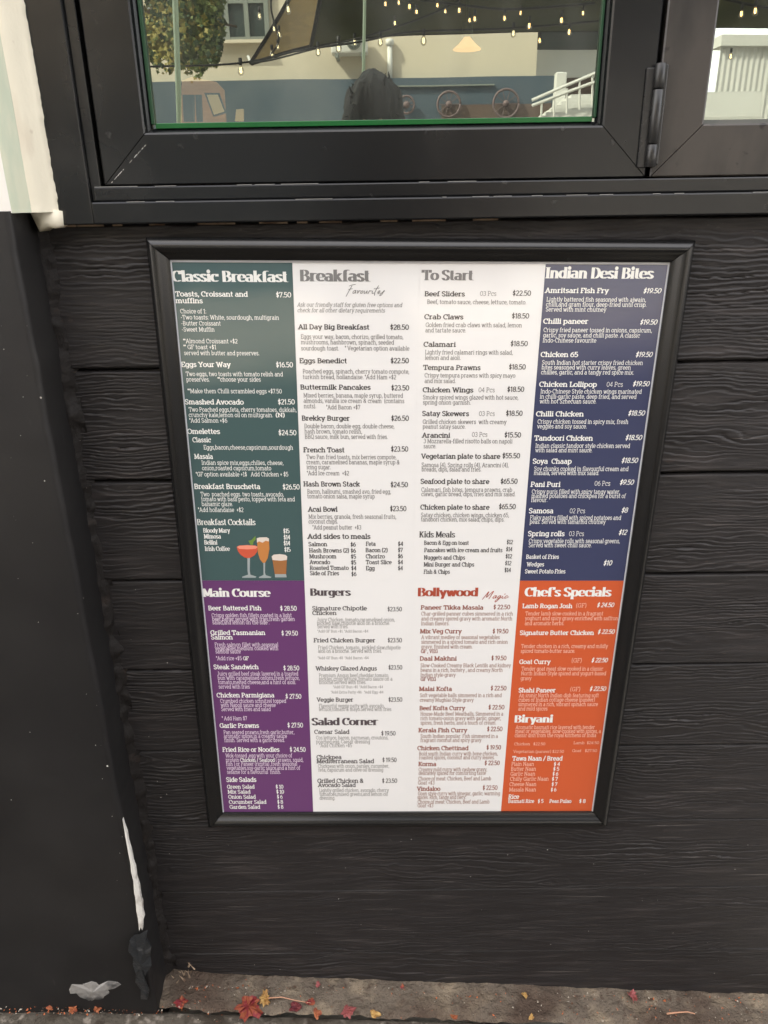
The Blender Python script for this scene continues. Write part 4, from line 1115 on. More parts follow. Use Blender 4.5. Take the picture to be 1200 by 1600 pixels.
# ================================================================== fallen leaves on the ledge
def leafmat(n, a, b): return M(n, a, .6, .3, var=[((1, 1, 1), 140, b, .42, .6)], bump=[((1, 1, 1), 250, .5, .001, 4)])
L_RED = leafmat('red_leaf', (.17, .018, .026), (.27, .075, .035)); L_MAR = leafmat('maroon_leaf', (.09, .014, .022), (.18, .04, .04))
L_OR = leafmat('orange_leaf', (.33, .11, .045), (.20, .05, .025)); L_YEL = leafmat('yellow_leaf', (.46, .29, .10), (.30, .16, .05)); L_PINK = leafmat('pink_leaf', (.30, .09, .09), (.19, .045, .04))
def leaf(px, py, w, h, mat, label, lobes=5, rot=0, kind='leaf'):
    zb = ledge_z(0) + .004
    p = atz(px, py, float(ledge_z(float(atz(px, py, zb)[0]))) + .003) if py > 1545 else at(px, py, -.002)
    ppm = 1200 / 1.55                                   # photo pixels per metre down at the ledge
    rw, rh = w / ppm / 2, h / ppm / 2
    bm = bmesh.new(); n = lobes * 6; c = bm.verts.new((0, 0, .002)); ring = []; mid = []
    ph = random.random() * 6; lobe_f = [random.uniform(.6, 1.15) for _ in range(lobes + 1)]
    for k in range(n):
        a = 2 * math.pi * k / n; rr = .58 + .30 * abs(math.cos(lobes * a / 2 + ph)) ** .8 + random.uniform(-.16, .16)
        rr *= lobe_f[int((lobes * a + 2 * ph) / (2 * math.pi)) % (lobes + 1)]
        x, y = rr * math.cos(a) * rw, rr * math.sin(a) * rh * 1.15
        curl = (abs(x) / rw) ** 2 * rw * .55 * random.uniform(.3, 1.3) + random.uniform(0, rw * .22) + .25 * rw * math.sin(2 * a + ph)
        ring.append(bm.verts.new((x, y, .001 + curl))); mid.append(bm.verts.new((x * .5, y * .5, .0015 + curl * .25 + random.uniform(0, rw * .25))))
    for k in range(n):
        j = (k + 1) % n; bm.faces.new((c, mid[k], mid[j])); bm.faces.new((mid[k], ring[k], ring[j], mid[j]))
    root = empty('fallen_leaf', tuple(p), label, 'leaf'); root.rotation_euler = (R(28), 0, R(rot))
    o = bm_obj('blade', bm, mat, root, False)
    sol = o.modifiers.new('s', 'SOLIDIFY'); sol.thickness = .0005
    return root, rw, rh
def stem(root, pts, mat, r=.0011):
    bm = bmesh.new(); tube(bm, pts, r, 6, r * .6); bm_obj('stem', bm, mat, root, True)
m_stem = M('pale_leaf_stem', (.50, .27, .17), .6, .3)
r_, a, b = leaf(388, 1572, 44, 34, L_RED, 'largest fallen leaf, crumpled red and orange, on the ledge below the menu board', 5, 15)
r_, a, b = leaf(414, 1560, 18, 18, L_YEL, 'small yellow crinkled leaf with a long pale stem, touching the big red leaf', 7, 0)
stem(r_, [(.006, 0, .003), (.03, .001, .006), (.055, -.004, .004), (.082, -.008, .003)], m_stem)
leaf(462, 1574, 26, 17, L_MAR, 'dark maroon curled leaf just below the end of the pale stem', 3, 20)
leaf(486, 1566, 15, 9, L_RED, 'small red-brown leaf tip where the pale stem ends', 3, 10)
leaf(494, 1584, 14, 14, L_OR, 'little orange pointed leaf scrap above a dark fleck on the ledge edge', 3, 40)
leaf(541, 1580, 24, 17, L_PINK, 'rose pink torn leaf between the dark maroon leaf and a tan one', 4, 30)
leaf(585, 1585, 22, 13, L_YEL, 'elongated tan and orange leaf lying near the paving joint', 3, -15)
leaf(380, 1537, 13, 12, L_OR, 'orange leaf scrap against the foot of the boards above the big red leaf', 3, 60)
leaf(497, 1539, 8, 9, L_PINK, 'tiny pale pink leaf scrap against the boards above the pale stem', 3, 0)
leaf(629, 1545, 8, 12, L_RED, 'small upright red leaf scrap leaning on the lowest board', 3, 0)
leaf(819, 1556, 11, 13, L_YEL, 'yellow teardrop leaf on the bare middle stretch of the ledge', 3, 80)
leaf(829, 1589, 11, 8, L_YEL, 'yellow brown leaf scrap on the paving joint below the teardrop leaf', 3, 20)
leaf(710, 1589, 12, 6, L_OR, 'thin orange leaf sliver lying in the paving joint', 3, -5)
leaf(987, 1557, 19, 19, L_PINK, 'dull red forked leaf at the foot of the lowest board', 4, 45)
leaf(78, 1576, 10, 12, L_OR, 'orange leaf scrap standing at the foot of the black pier', 3, 80)
leaf(115, 1577, 14, 11, L_OR, 'orange brown leaf pair in front of the grey mortar patch', 4, 10)
leaf(153, 1576, 19, 15, L_OR, 'orange torn leaf in front of the pier beside the torn tape', 4, 50)
leaf(284, 1566, 20, 16, L_RED, 'crumpled russet leaf caught in the corner by the splintered board end', 4, 25)
# twig
tw = empty('twig', (0, 0, 0), 'thin pale curved twig lying on the ledge below the dull red leaf', 'twig')
bm = bmesh.new(); tube(bm, [Vector(atz(x, y, ledge_z(.45) + .006)) for x, y in ((1042, 1584), (1058, 1582), (1074, 1581), (1086, 1584))], .0016, 6, .0009); bm_obj('stick', bm, m_stem, tw, True)
# crumbs nobody could count
def litter(name, n, mats, rng, label):
    for mi, mat in enumerate(mats):
        bm = bmesh.new()
        for k in range(n):
            px, py = rng(); p = Vector(atz(px, py, float(ledge_z(float(atz(px, py, .01)[0]))) + .0015)) if py > 1540 else Vector(at(px, py, .004))
            s = random.uniform(.0007, .0026) * (1.5 if random.random() < .1 else 1)
            vs = [bm.verts.new(p + Vector((random.uniform(-1, 1), random.uniform(-1, 1), random.uniform(-.2, 1))) * s) for _ in range(4)]
            for f in ((0, 1, 2), (0, 2, 3), (0, 3, 1), (1, 3, 2)): bm.faces.new([vs[j] for j in f])
        o = bm_obj(name, bm, mat); tag(o, label[mi], 'litter', kind='stuff')
m_crumb = M('brown_crumbs', (.11, .06, .04), .9, .2); m_grit = M('pale_grit', (.42, .37, .30), .9, .2); m_lfr = M('orange_crumbs', (.45, .13, .05), .8, .2)
def rng():
    x = random.uniform(0, 1195) if random.random() < .6 else random.choice([random.gauss(292, 22), random.gauss(300, 30), random.gauss(1000, 90), random.gauss(130, 60)])
    edge = 1533 + (x - 310) * .028
    if x < 255: return x, random.uniform(1572, 1586)
    return x, (random.gauss(edge + 6, 5) if random.random() < .5 else random.uniform(edge + 4, 1597))
litter('leaf_crumbs', 260, [m_crumb, m_grit, m_lfr], rng, ['fine dark brown leaf crumbs scattered along the ledge', 'fine pale grit scattered over the ledge and paving', 'fine orange leaf crumbs scattered along the ledge'])

# ================================================================== the street, seen mirrored in the window
m_cwall = M('cream_street_wall', (.60, .54, .43), .8, .3, var=[((1, 1, .6), 1.2, (.50, .45, .36), .5, .7)], bump=[((1, 1, 1), 5, .3, .01, 4)])
m_blue = M('slate_blue_wall', (.065, .095, .125), .7, .3, var=[((1, 1, 1), .8, (.10, .125, .15), .45, .65)])
m_brickw = M('brown_brick', (.12, .085, .07), .8, .3); m_whitep = M('white_painted_metal', (.62, .62, .60), .45, .5)
m_dkglass = M('dark_street_window', (.03, .045, .045), .08, .8); m_wframe = M('grey_window_frame', (.20, .22, .2), .5, .5)
VB = 11.0
def wallbox(name, quad, th, mat, parent, V=VB):
    """a wall seen mirrored: quad of mirror pixels (bl, br, tr, tl), extruded away from the cafe"""
    a = [refl(x, y, V) for x, y in quad]
    f = [tuple(p) for p in a]; bk = [(p[0], p[1] - th, p[2]) for p in a]
    return pyd(name, f + bk, [(0, 1, 2, 3), (4, 7, 6, 5), (0, 4, 5, 1), (1, 5, 6, 2), (2, 6, 7, 3), (3, 7, 4, 0)], mat, parent)
st = empty('street_building', (0, 0, 0), 'cream building above a slate blue wall, mirrored in the window', 'building')
zB = float(refl(600, 124, VB)[2]); ztop = float(refl(600, -140, VB)[2]); xL = float(refl(60, 100, VB)[0]); xR = float(refl(838, 90, VB)[0]); yb = 2 * YG - VB
xLL = xL - 8
box('cream_wall', xLL, xR, yb - .4, yb, zB - .3, float(refl(600, -600, VB)[2]), m_cwall, st)
xbR = float(refl(862, 130, VB)[0])
box('blue_wall', xLL, xbR, yb - .3, yb + .12, -.05, zB, m_blue, st)
box('lower_band', float(refl(690, 160, VB)[0]), xbR - .02, yb + .121, yb + .14, -.05, float(refl(700, 165, VB)[2]), m_brickw, st)
box('cap_strip', float(refl(617, 137, VB)[0]), float(refl(770, 137, VB)[0]), yb + .121, yb + .16, float(refl(600, 138, VB)[2]), float(refl(600, 136, VB)[2]), m_wframe, st)
def swin(x0, y0, x1, y1, nv, nh):
    a = refl(x0, y1, VB); b = refl(x1, y0, VB)
    o = box('street_window', a[0], b[0], yb + .002, yb + .03, a[2], b[2], m_dkglass, st)
    bm = bmesh.new(); 
    f = empty('window_bars', (0, 0, 0)); f.parent = st
    for k in range(nv + 1):
        x = a[0] + (b[0] - a[0]) * k / nv; box('bar', x - .03, x + .03, yb + .031, yb + .07, a[2], b[2], m_wframe, f)
    for k in range(nh + 1):
        z = a[2] + (b[2] - a[2]) * k / nh; box('bar', a[0], b[0], yb + .032, yb + .066, z - .03, z + .03, m_wframe, f)
swin(327, -60, 412, 63, 3, 2); swin(240, -60, 300, 60, 2, 2)
wallbox('window_sill', [(322, 69), (414, 68), (414, 63), (322, 64)], -.12, m_cwall, st)
# lower white block, dark window band, brick side and stairs further right
w2 = empty('white_annexe', (0, 0, 0), 'low white annexe with dark upper windows beside the cream building, mirrored in the window', 'building')
VA = 12.0; ya = 2 * YG - VA
x0 = float(refl(830, 90, VA)[0]); x1 = float(refl(1100, 90, VA)[0])
box('white_wall', x0, x1, ya - .3, ya, float(refl(870, 121, VA)[2]), float(refl(870, 78, VA)[2]), m_whitep, w2)
box('dark_window_band', x0, x1, ya - .3, ya - .05, float(refl(870, 77.5, VA)[2]), float(refl(870, 44, VA)[2]), m_dkglass, w2)
box('eaves', x0 - .5, x1, ya - .3, ya + .3, float(refl(870, 43, VA)[2]), float(refl(870, 38, VA)[2]), m_whitep, w2)
box('brick_base', x0, x1, ya - .3, ya - .01, -.05, float(refl(870, 121.5, VA)[2]), m_brickw, w2)
stp = empty('white_staircase', (0, 0, 0), 'white outdoor staircase with thin handrails, mirrored in the window corner', 'stairs')
VS = 9.0; ys_ = 2 * YG - VS
for k in range(8):
    a = refl(836 + k * 9, 186 - k * 6, VS)
    box('step', a[0], a[0] + 2.6 - k * .055, ys_ - .5 - k * .001, ys_ - k * .03, a[2] - .0455, a[2], m_whitep, stp)
box('stair_base', float(refl(838, 190, VS)[0]), float(refl(838, 190, VS)[0]) + 2.5, ys_ - .49, ys_ - .01, -.05, float(refl(836, 186, VS)[2]) - .047, m_whitep, stp)
bm = bmesh.new()
for dy in (0, 14):
    tube(bm, [refl(830, 178 + dy * .6 - 22, VS) + np.array([0, .02, 0]), refl(935, 112 + dy, VS) + np.array([0, .02, 0])], .018, 6)
for k in range(5):
    tube(bm, [refl(845 + k * 20, 170 - k * 12 - 8, VS) + np.array([0, .02, 0]), refl(845 + k * 20, 190 - k * 6, VS) + np.array([0, .02, 0])], .014, 6)
bm_obj('handrail', bm, m_whitep, stp)
po = empty('street_post', (0, 0, 0), 'white square post at the end of the slate blue wall', 'post')
a = refl(869, 112, 9.5); box('shaft', a[0], a[0] + .09, a[1] - .09, a[1], -.05, a[2], m_whitep, po, .01)
a = refl(866, 150, 9.5); box('sleeve', a[0], a[0] + .13, a[1] - .11, a[1] + .02, a[2] - .2, a[2] + .25, m_whitep, po, .01)
# ribbed white shed seen in the right-hand pane
sh = empty('ribbed_shed', (0, 0, 0), 'white ribbed metal shed mirrored in the smaller window pane', 'shed')
VH = 10.0; yh = 2 * YG - VH; xa_ = float(refl(1122, 100, VH)[0]); xb_ = xa_ + 5; zt_ = float(refl(1140, 74, VH)[2])
xs = np.linspace(xa_, xb_, 400); Pq = np.zeros((400, 2, 3)); Pq[..., 0] = xs[:, None]; Pq[..., 1] = yh + .006 * np.clip(np.sin(xs * 90)[:, None] * 2, -1, 1); Pq[:, 0, 2] = -.05; Pq[:, 1, 2] = zt_
grid_obj('ribbed_front', Pq, m_whitep, sh, False)
box('fascia', xa_ - .02, xb_, yh - .3, yh + .06, zt_ + .002, zt_ + .12, m_whitep, sh)
# air conditioner on brackets, drain pipe, wheels on the blue wall
ac = empty('air_conditioner', (0, 0, 0), 'white outdoor air conditioner on the cream wall, mirrored in the window', 'air conditioner')
a = refl(520, 89, VB); b = refl(575, 56, VB); y = yb + .32
box('casing', a[0], b[0], yb + .05, y, a[2], b[2], m_whitep, ac, .02)
cx, cz, rr = float(a[0] + (b[0] - a[0]) * .62), float((a[2] + b[2]) / 2 + .01), float((b[2] - a[2]) * .40)
bm = bmesh.new(); lathe(bm, [(rr, y), (rr, y + .02), (rr * .93, y + .022), (rr * .93, y + .004), (0, y + .004)], (cx, 0, cz), 32, 'y'); bm_obj('fan_ring', bm, m_wframe, ac)
bm = bmesh.new()
for k in range(12):
    t = k * math.pi / 6; tube(bm, [(cx + .05 * math.cos(t), y + .014, cz + .05 * math.sin(t)), (cx + rr * .95 * math.cos(t), y + .014, cz + rr * .95 * math.sin(t))], .006, 4)
lathe(bm, [(0, y + .02), (.06, y + .02), (.06, y + .006)], (cx, 0, cz), 16, 'y'); bm_obj('fan_guard', bm, m_wframe, ac)
for dx in (.15, .85): box('bracket', a[0] + (b[0] - a[0]) * dx - .02, a[0] + (b[0] - a[0]) * dx + .02, yb, y, a[2] - .05, a[2] - .001, m_wframe, ac)
dp = empty('drain_pipe', (0, 0, 0), 'white drain pipe on the cream wall right of the air conditioner', 'pipe')
a = refl(610, 72, VB); bm = bmesh.new(); tube(bm, [(a[0], yb + .05, zB - .1), (a[0], yb + .05, a[2])], .035, 10); bm_obj('pipe', bm, m_whitep, dp, True)
bm = bmesh.new(); lathe(bm, [(.035, a[2]), (.055, a[2] + .01), (.055, a[2] + .07), (.03, a[2] + .08)], (a[0], yb + .05, 0), 12); bm_obj('collar', bm, m_whitep, dp, True)
m_wheel = M('faded_red_wheel', (.125, .088, .09), .6, .4)
def wheel(px, py, r, label):
    c = refl(px, py, VB - .2); root = empty('wagon_wheel', tuple(c), label, 'wheel', 'old wagon wheels hung on the slate blue wall'); R_ = r * (VB + .9) / 1250
    bm = bmesh.new(); tube(bm, [(R_ * math.cos(t), 0, R_ * math.sin(t)) for t in np.linspace(0, 2 * math.pi, 33)], .015, 8); bm_obj('rim', bm, m_wheel, root, True)
    bm = bmesh.new(); lathe(bm, [(0, -.04), (.035, -.04), (.045, 0), (.035, .05), (0, .05)], (0, 0, 0), 14, 'y'); bm_obj('hub', bm, m_wheel, root, True)
    for k in range(10):
        t = k * math.pi / 5; bm = bmesh.new(); tube(bm, [(.03 * math.cos(t), 0, .03 * math.sin(t)), (R_ * math.cos(t), 0, R_ * math.sin(t))], .006, 6); bm_obj('spoke', bm, m_wheel, root)
wheel(636, 163, 11, 'small faded red wagon wheel on the blue wall, beside the person mirrored in the glass')
wheel(702, 162, 16, 'middle faded red wagon wheel of the three hung on the blue wall')
wheel(790, 161, 18, 'largest red wagon wheel, hung nearest the end of the blue wall')
# tree
m_bark = M('grey_bark', (.16, .12, .09), .9, .2, bump=[((1, 1, .3), 20, .8, .02, 6)])
m_leafA = M('mid_green_leaves', (.10, .13, .03), .6, .3); m_leafB = M('yellowing_leaves', (.26, .22, .05), .6, .3); m_leafC = M('dark_green_leaves', (.035, .07, .02), .6, .3)
tr = empty('street_tree', (0, 0, 0), 'leafy street tree with yellowing leaves, mirrored at the edge of the window', 'tree')
c0 = refl(285, 20, 5.2); bm = bmesh.new(); rt = np.random.RandomState(5)
tb = Vector((c0[0] - 1.1, c0[1], -.05)); th_ = Vector((c0[0] - .6, c0[1], 3.4))
tube(bm, [tb, tb.lerp(th_, .3) + Vector((.05, 0, 0)), tb.lerp(th_, .7), th_], .13, 10, .07); bm_obj('trunk', bm, m_bark, tr, True)
for k in range(9):
    e = Vector((c0[0] + rt.uniform(-.5, .35), c0[1] + rt.uniform(-.5, .5), rt.uniform(2.45, 4.2))); s_ = tb.lerp(th_, rt.uniform(.6, 1))
    bm = bmesh.new(); tube(bm, [s_, s_.lerp(e, .5) + Vector((0, 0, .18)), e], .03, 6, .008); bm_obj('limb', bm, m_bark, tr, True)
for mat, n, nm in ((m_leafA, 4200, 'leaves'), (m_leafB, 2100, 'leaves'), (m_leafC, 2600, 'leaves')):
    bm = bmesh.new(); ntw = 85
    tw_ = [(rt.uniform(225, 345), rt.uniform(-160, 100)) for _ in range(ntw)]
    for k in range(n):
        bx_, by_ = tw_[rt.randint(ntw)]; px, py = bx_ + rt.normal(0, 9), by_ + rt.normal(0, 13)
        lim = 125 - abs(px - 300) * .35 + 12 * math.sin(px * .13)
        if px > 352 - max(0, py - 60) * .3 or py > lim: continue
        p = Vector(refl(px, py, 5.2 + rt.normal(0, .35))); s = rt.uniform(.010, .023)
        q = Matrix.Rotation(rt.uniform(0, 6.3), 3, 'Y') @ Matrix.Rotation(rt.uniform(-.9, .9), 3, 'X')
        vs = [bm.verts.new(p + q @ Vector(v) * s) for v in ((0, 0, -1.2), (.45, .1, -.5), (1, 0, .1), (.35, .05, .25), (.1, 0, 1.2), (-.3, .05, .3), (-1, 0, .2), (-.4, .1, -.5))]
        bm.faces.new(vs)
    bm_obj(nm, bm, mat, tr)['kind'] = 'stuff'
# shade sail
m_sail = bpy.data.materials.new('tan_shade_cloth'); m_sail.use_nodes = True; nt = m_sail.node_tree; b = nt.nodes['Principled BSDF']
b.inputs['Base Color'].default_value = (.20, .16, .09, 1); b.inputs['Roughness'].default_value = .9
tl = nt.nodes.new('ShaderNodeBsdfTranslucent'); tl.inputs[0].default_value = (.16, .115, .055, 1); mx = nt.nodes.new('ShaderNodeMixShader'); mx.inputs[0].default_value = .5
nt.links.new(b.outputs[0], mx.inputs[1]); nt.links.new(tl.outputs[0], mx.inputs[2]); nt.links.new(mx.outputs[0], nt.nodes['Material Output'].inputs[0])
sl = empty('shade_sail', (0, 0, 0), 'tan shade sail stretched over the street seating, mirrored in the window', 'shade sail')
q0 = refl(392, 98, 6.0)
far_ = np.array(catmull([refl(x, y, v) for x, y, v in ((392, 98, 6), (460, 77, 6.1), (530, 62, 6.2), (620, 52, 6.3), (760, 49, 6.5), (940, 45, 6.8), (1250, 40, 7.1), (1700, 40, 7.4))], 9))
nu, nv = len(far_), 34; near_ = np.array([refl(510, -420, 3.1) * (1 - t) + refl(1900, -420, 3.1) * t for t in np.linspace(0, 1, nu)])
V_ = np.linspace(0, 1, nv)[None, :, None]; P = far_[:, None, :] * (1 - V_) + near_[:, None, :] * V_
U = np.linspace(0, 1, nu)[:, None]; v2 = V_[..., 0]
P[..., 2] += .16 * np.sin(math.pi * v2) * (1 - U); P[..., 0] += .30 * np.sin(math.pi * v2) * (1 - U) ** 3
grid_obj('sail_cloth', P, m_sail, sl)
bm = bmesh.new(); tube(bm, [P[0, k] for k in range(0, nv)], .015, 6); bm_obj('edge_cable', bm, m_gap, sl, True)
bm = bmesh.new(); tube(bm, [P[k, 0] for k in range(0, nu)], .022, 6); bm_obj('edge_cable', bm, m_gap, sl, True)
bm = bmesh.new(); tube(bm, [q0, refl(388, 88, 6.2)], .012, 6); bm_obj('corner_fitting', bm, m_whitep, sl, True)
P2a = catmull([refl(x, y, v) for x, y, v in ((486, 72, 5.6), (560, 59, 5.7), (660, 53, 5.9), (800, 51, 6.1), (960, 47, 6.3), (1300, 42, 6.6), (1800, 42, 7))], 8)
P2a = np.array(P2a); n2 = len(P2a); P2b = np.array([refl(560, -420, 2.9) * (1 - t) + refl(2000, -420, 2.9) * t for t in np.linspace(0, 1, n2)]); V_ = np.linspace(0, 1, 24)[None, :, None]
P2 = P2a[:, None, :] * (1 - V_) + P2b[:, None, :] * V_; P2[..., 2] -= .08 * np.sin(math.pi * V_[..., 0]) 
m_sail2 = M('olive_shade_cloth', (.042, .052, .020), .9, .2, var=[((1, 1, 1), 1.2, (.075, .075, .03), .45, .65)])
s2_ = empty('shade_sail', (0, 0, 0), 'darker olive shade sail overlapping the tan one, mirrored in the window', 'shade sail')
grid_obj('sail_cloth', P2, m_sail2, s2_)
bm = bmesh.new(); tube(bm, [P2[0, k] for k in range(24)], .014, 6); bm_obj('edge_cable', bm, m_gap, s2_, True)
# string lights
m_socket = M('black_socket', (.02, .02, .02), .5, .5)
m_bulb = bpy.data.materials.new('clear_bulb'); m_bulb.use_nodes = True; nt = m_bulb.node_tree; nt.nodes.clear()
o_ = nt.nodes.new('ShaderNodeOutputMaterial'); mx = nt.nodes.new('ShaderNodeMixShader'); tr_ = nt.nodes.new('ShaderNodeBsdfTransparent'); gl_ = nt.nodes.new('ShaderNodeBsdfGlossy'); gl_.inputs['Roughness'].default_value = .03
tr_.inputs[0].default_value = (.93, .90, .84, 1)
fr = nt.nodes.new('ShaderNodeLayerWeight'); fr.inputs[0].default_value = .35; nt.links.new(fr.outputs['Facing'], mx.inputs[0]); nt.links.new(tr_.outputs[0], mx.inputs[1]); nt.links.new(gl_.outputs[0], mx.inputs[2]); nt.links.new(mx.outputs[0], o_.inputs[0])
m_fil = M('glowing_filament', (1, .7, .35), .5, emit=((1, .55, .2), 7))
m_filw = M('pale_filament', (1, .9, .7), .5, emit=((1, .8, .5), 2.5))
def bulb(parent, p, s, fil, sock=True):
    p = Vector(p); s = s * random.uniform(.7, 1.15)
    if sock:
        bm = bmesh.new(); lathe(bm, [(0, .045), (.016, .045), (.018, .0), (.014, -.012), (0, -.012)], (p.x, p.y, p.z), 10); bmesh.ops.scale(bm, vec=(s, s, s), space=Matrix.Translation(-p), verts=bm.verts[:]); so_ = bm_obj('socket', bm, m_socket, parent, True)
    bm = bmesh.new(); lathe(bm, [(.010, -.01), (.014, -.02), (.026, -.045), (.030, -.062), (.026, -.082), (.012, -.096), (0.0005, -.098)], (p.x, p.y, p.z), 14); bmesh.ops.scale(bm, vec=(s, s, s), space=Matrix.Translation(-p), verts=bm.verts[:])
    g = bm_obj('bulb', bm, m_bulb, parent, True)
    bm = bmesh.new(); tube(bm, [p + Vector((-.006, 0, -.03)) * s, p + Vector((-.007, 0, -.07)) * s, p + Vector((0, .002, -.078)) * s, p + Vector((.007, 0, -.07)) * s, p + Vector((.006, 0, -.03)) * s], .0028 * s, 5); bm_obj('filament', bm, fil, g)
def string(pxs, bulbs, V, s, fil, label, inside=False, sock=True):
    f = (lambda x, y: at(x, y, V)) if inside else (lambda x, y: refl(x, y, V))
    root = empty('string_light', (0, 0, 0), label, 'string light', 'string lights over the seating')
    if pxs:
        bm = bmesh.new(); pts = catmull([f(x, y) for x, y in pxs], 6); tube(bm, pts, .006 if not inside else .003, 5); bm_obj('cable', bm, m_socket, root, True)
    for x, y in bulbs: bulb(root, f(x, y), s, fil, sock)
    return root
string([(200, 104), (330, 101), (395, 95), (470, 78), (560, 65), (650, 49), (800, 45), (960, 30)], [(376, 99), (497, 72), (554, 58), (595, 56), (663, 53), (802, 44)], 4.2, .62, m_filw, 'string of clear bulbs under the edge of the shade sail, mirrored in the window')
string([(392, 98), (430, 92), (490, 76), (529, 67), (620, 42), (700, 10), (760, -30)], [(529, 64)], 4.6, .62, m_filw, 'second sagging cable with one clear bulb beneath the shade sail')
string([(424, -20), (424, 15), (432, 45), (436, 62), (430, 76), (424, 84)], [(405, 17), (428, 38), (436, 46), (434, 66), (425, 76), (450, 5)], 4.4, .5, m_filw, 'bunched bulbs hanging down beside the corner of the shade sail')
string([(590, -10), (700, 5), (800, 15), (930, 5)], [(603, 0), (624, -2), (641, 3), (684, 2), (696, 12), (717, 9), (733, 26), (741, 22), (788, 22), (813, 15), (827, 33), (843, 57), (878, 24), (890, 42), (912, 14), (618, 30), (652, 12)], 3.2, .36, m_fil, 'cluster of small warm filament bulbs mirrored in the upper part of the window')
string([(1130, 0), (1200, 12), (1260, 0)], [(1160, 14), (1182, 8), (1142, 82)], 3.0, .42, m_fil, 'warm bulbs mirrored in the smaller window pane beside the hinge')
# pendant lamp inside the cafe
pl = empty('pendant_lamp', (0, 0, 0), 'glowing orange cone pendant lamp hanging behind the window glass', 'lamp')
p = Vector(at(730, 58, 1.2)); m_shade = M('glowing_orange_shade', (.8, .42, .2), .6, emit=((1, .42, .15), .35)); hw = abs(at(752, 79, 1.2)[0] - at(730, 79, 1.2)[0]); hh = at(730, 58, 1.2)[2] - at(730, 78, 1.2)[2]
bm = bmesh.new(); lathe(bm, [(hw * .22, 0), (hw * .30, -hh * .12), (hw * .62, -hh * .55), (hw, -hh * .93), (hw * 1.0, -hh), (hw * .97, -hh), (hw * .6, -hh * .58), (hw * .2, -.002)], tuple(p), 28); bm_obj('lamp_shade', bm, m_shade, pl, True)
bm = bmesh.new(); tube(bm, [p, p + Vector((0, 0, 1.6))], .004, 6); bm_obj('cord', bm, m_socket, pl)
bm = bmesh.new(); lathe(bm, [(0, .03), (.012, .03), (.014, .0), (0, 0)], tuple(p), 12); bm_obj('cap', bm, m_socket, pl)
# pale posts, wooden menu holder inside behind the glass
m_postm = M('pale_green_post', (.55, .68, .5), .4, .5, emit=None)
def post(px0, px1, w, label):
    a, b = refl(px0, 0, 2.6), refl(px1, 198, 2.6); root = empty('thin_post', (0, 0, 0), label, 'post'); d = (b - a); top = a - d * 1.2; bot = a + d * (a[2] / max(1e-6, a[2] - b[2]))
    bm = bmesh.new(); tube(bm, [top, bot], w, 8); bm_obj('tube', bm, m_postm, root, True)
    bm = bmesh.new(); lathe(bm, [(0, bot[2]), (w * 2.2, bot[2]), (w * 2.2, bot[2] + .006), (0, bot[2] + .007)], (bot[0], bot[1], 0), 12); bm_obj('foot', bm, m_postm, root)
post(273, 280, .0115, 'thicker pale green post mirrored in front of the tree'); post(570, 567, .0065, 'thinner pale post mirrored near the middle of the glass')
m_terra = M('glowing_orange_wood', (.50, .19, .07), .6, emit=((1, .40, .15), .10), var=[((1, 1, 6), 12, (.30, .10, .04), .4, .6)]); m_paper = M('glowing_warm_paper', (.8, .6, .38), .7, emit=((1, .6, .3), .14)); m_dark = M('dark_frame_paint', (.03, .03, .03), .5)  # wood and paper are no lamps: room light put in as faint emission
mh = empty('menu_holder', (0, 0, 0), 'orange wooden menu stand with framed papers inside the cafe window', 'menu stand')
def qd(nm, pts, mat, V, th=.006):
    a = [at(x, y, V) for x, y in pts]; f = [tuple(p) for p in a] + [(p[0], p[1] + th, p[2]) for p in a]
    n = len(pts); return pyd(nm, f, [tuple(range(n)), tuple(range(2 * n - 1, n - 1, -1))] + [(i, i + n, (i + 1) % n + n, (i + 1) % n) for i in range(n)], mat, mh)
qd('wooden_back', [(282, 192), (352, 192), (349, 140), (338, 128), (318, 124), (300, 120), (284, 126)], m_terra, .30, .01)
qd('dark_leaf', [(287, 190), (303, 190), (303, 148), (285, 148)], m_dark, .28); qd('dark_leaf', [(307, 190), (316, 190), (314, 148), (305, 148)], m_dark, .282)
qd('paper_frame', [(333, 182), (353, 176), (342, 145), (319, 145)], m_dark, .26); qd('paper', [(334, 179), (350, 174), (340, 148), (323, 148)], m_paper, .255, .003)
qd('paper', [(367, 189), (380, 189), (380, 170), (369, 171)], m_paper, .27); qd('shelf', [(240, 197), (386, 195), (386, 192), (240, 194)], m_terra, .24, .08)

# ================================================================== the person taking the photograph (mirrored in the glass)
m_cloth = M('black_jacket', (.015, .016, .017), .8, .3, bump=[((1, 1, 1), 30, .5, .01, 4)]); m_skin = M('brown_skin', (.30, .17, .11), .5, .4); m_hair = M('dark_curly_hair', (.012, .010, .008), .6, .4); m_jean = M('dark_trousers', (.02, .022, .03), .8); m_phone = M('black_phone', (.02, .02, .022), .2, .6)
pc = refl(584, 150, 1.85); PX, PY = float(pc[0]), float(pc[1])
per = empty('person', (PX, PY, 0), 'person in dark clothes with big dark hair holding up a phone, mirrored in the window', 'person')
def skin(name, verts, edges, radii, mat, root=0, sub=2):
    me = bpy.data.meshes.new(name); me.from_pydata(verts, edges, []); o = link(name, me, mat, per)
    md = o.modifiers.new('skin', 'SKIN'); md.use_smooth_shade = True
    for v, r in zip(me.skin_vertices[0].data, radii): v.radius = (r, r) if not isinstance(r, tuple) else r
    me.skin_vertices[0].data[root].use_root = True
    o.modifiers.new('sub', 'SUBSURF').levels = sub; o.modifiers['sub'].render_levels = sub; return o
hx_, hy_, hz_ = CAM[0] - PX, CAM[1] - PY, CAM[2]      # the phone, in the person's frame
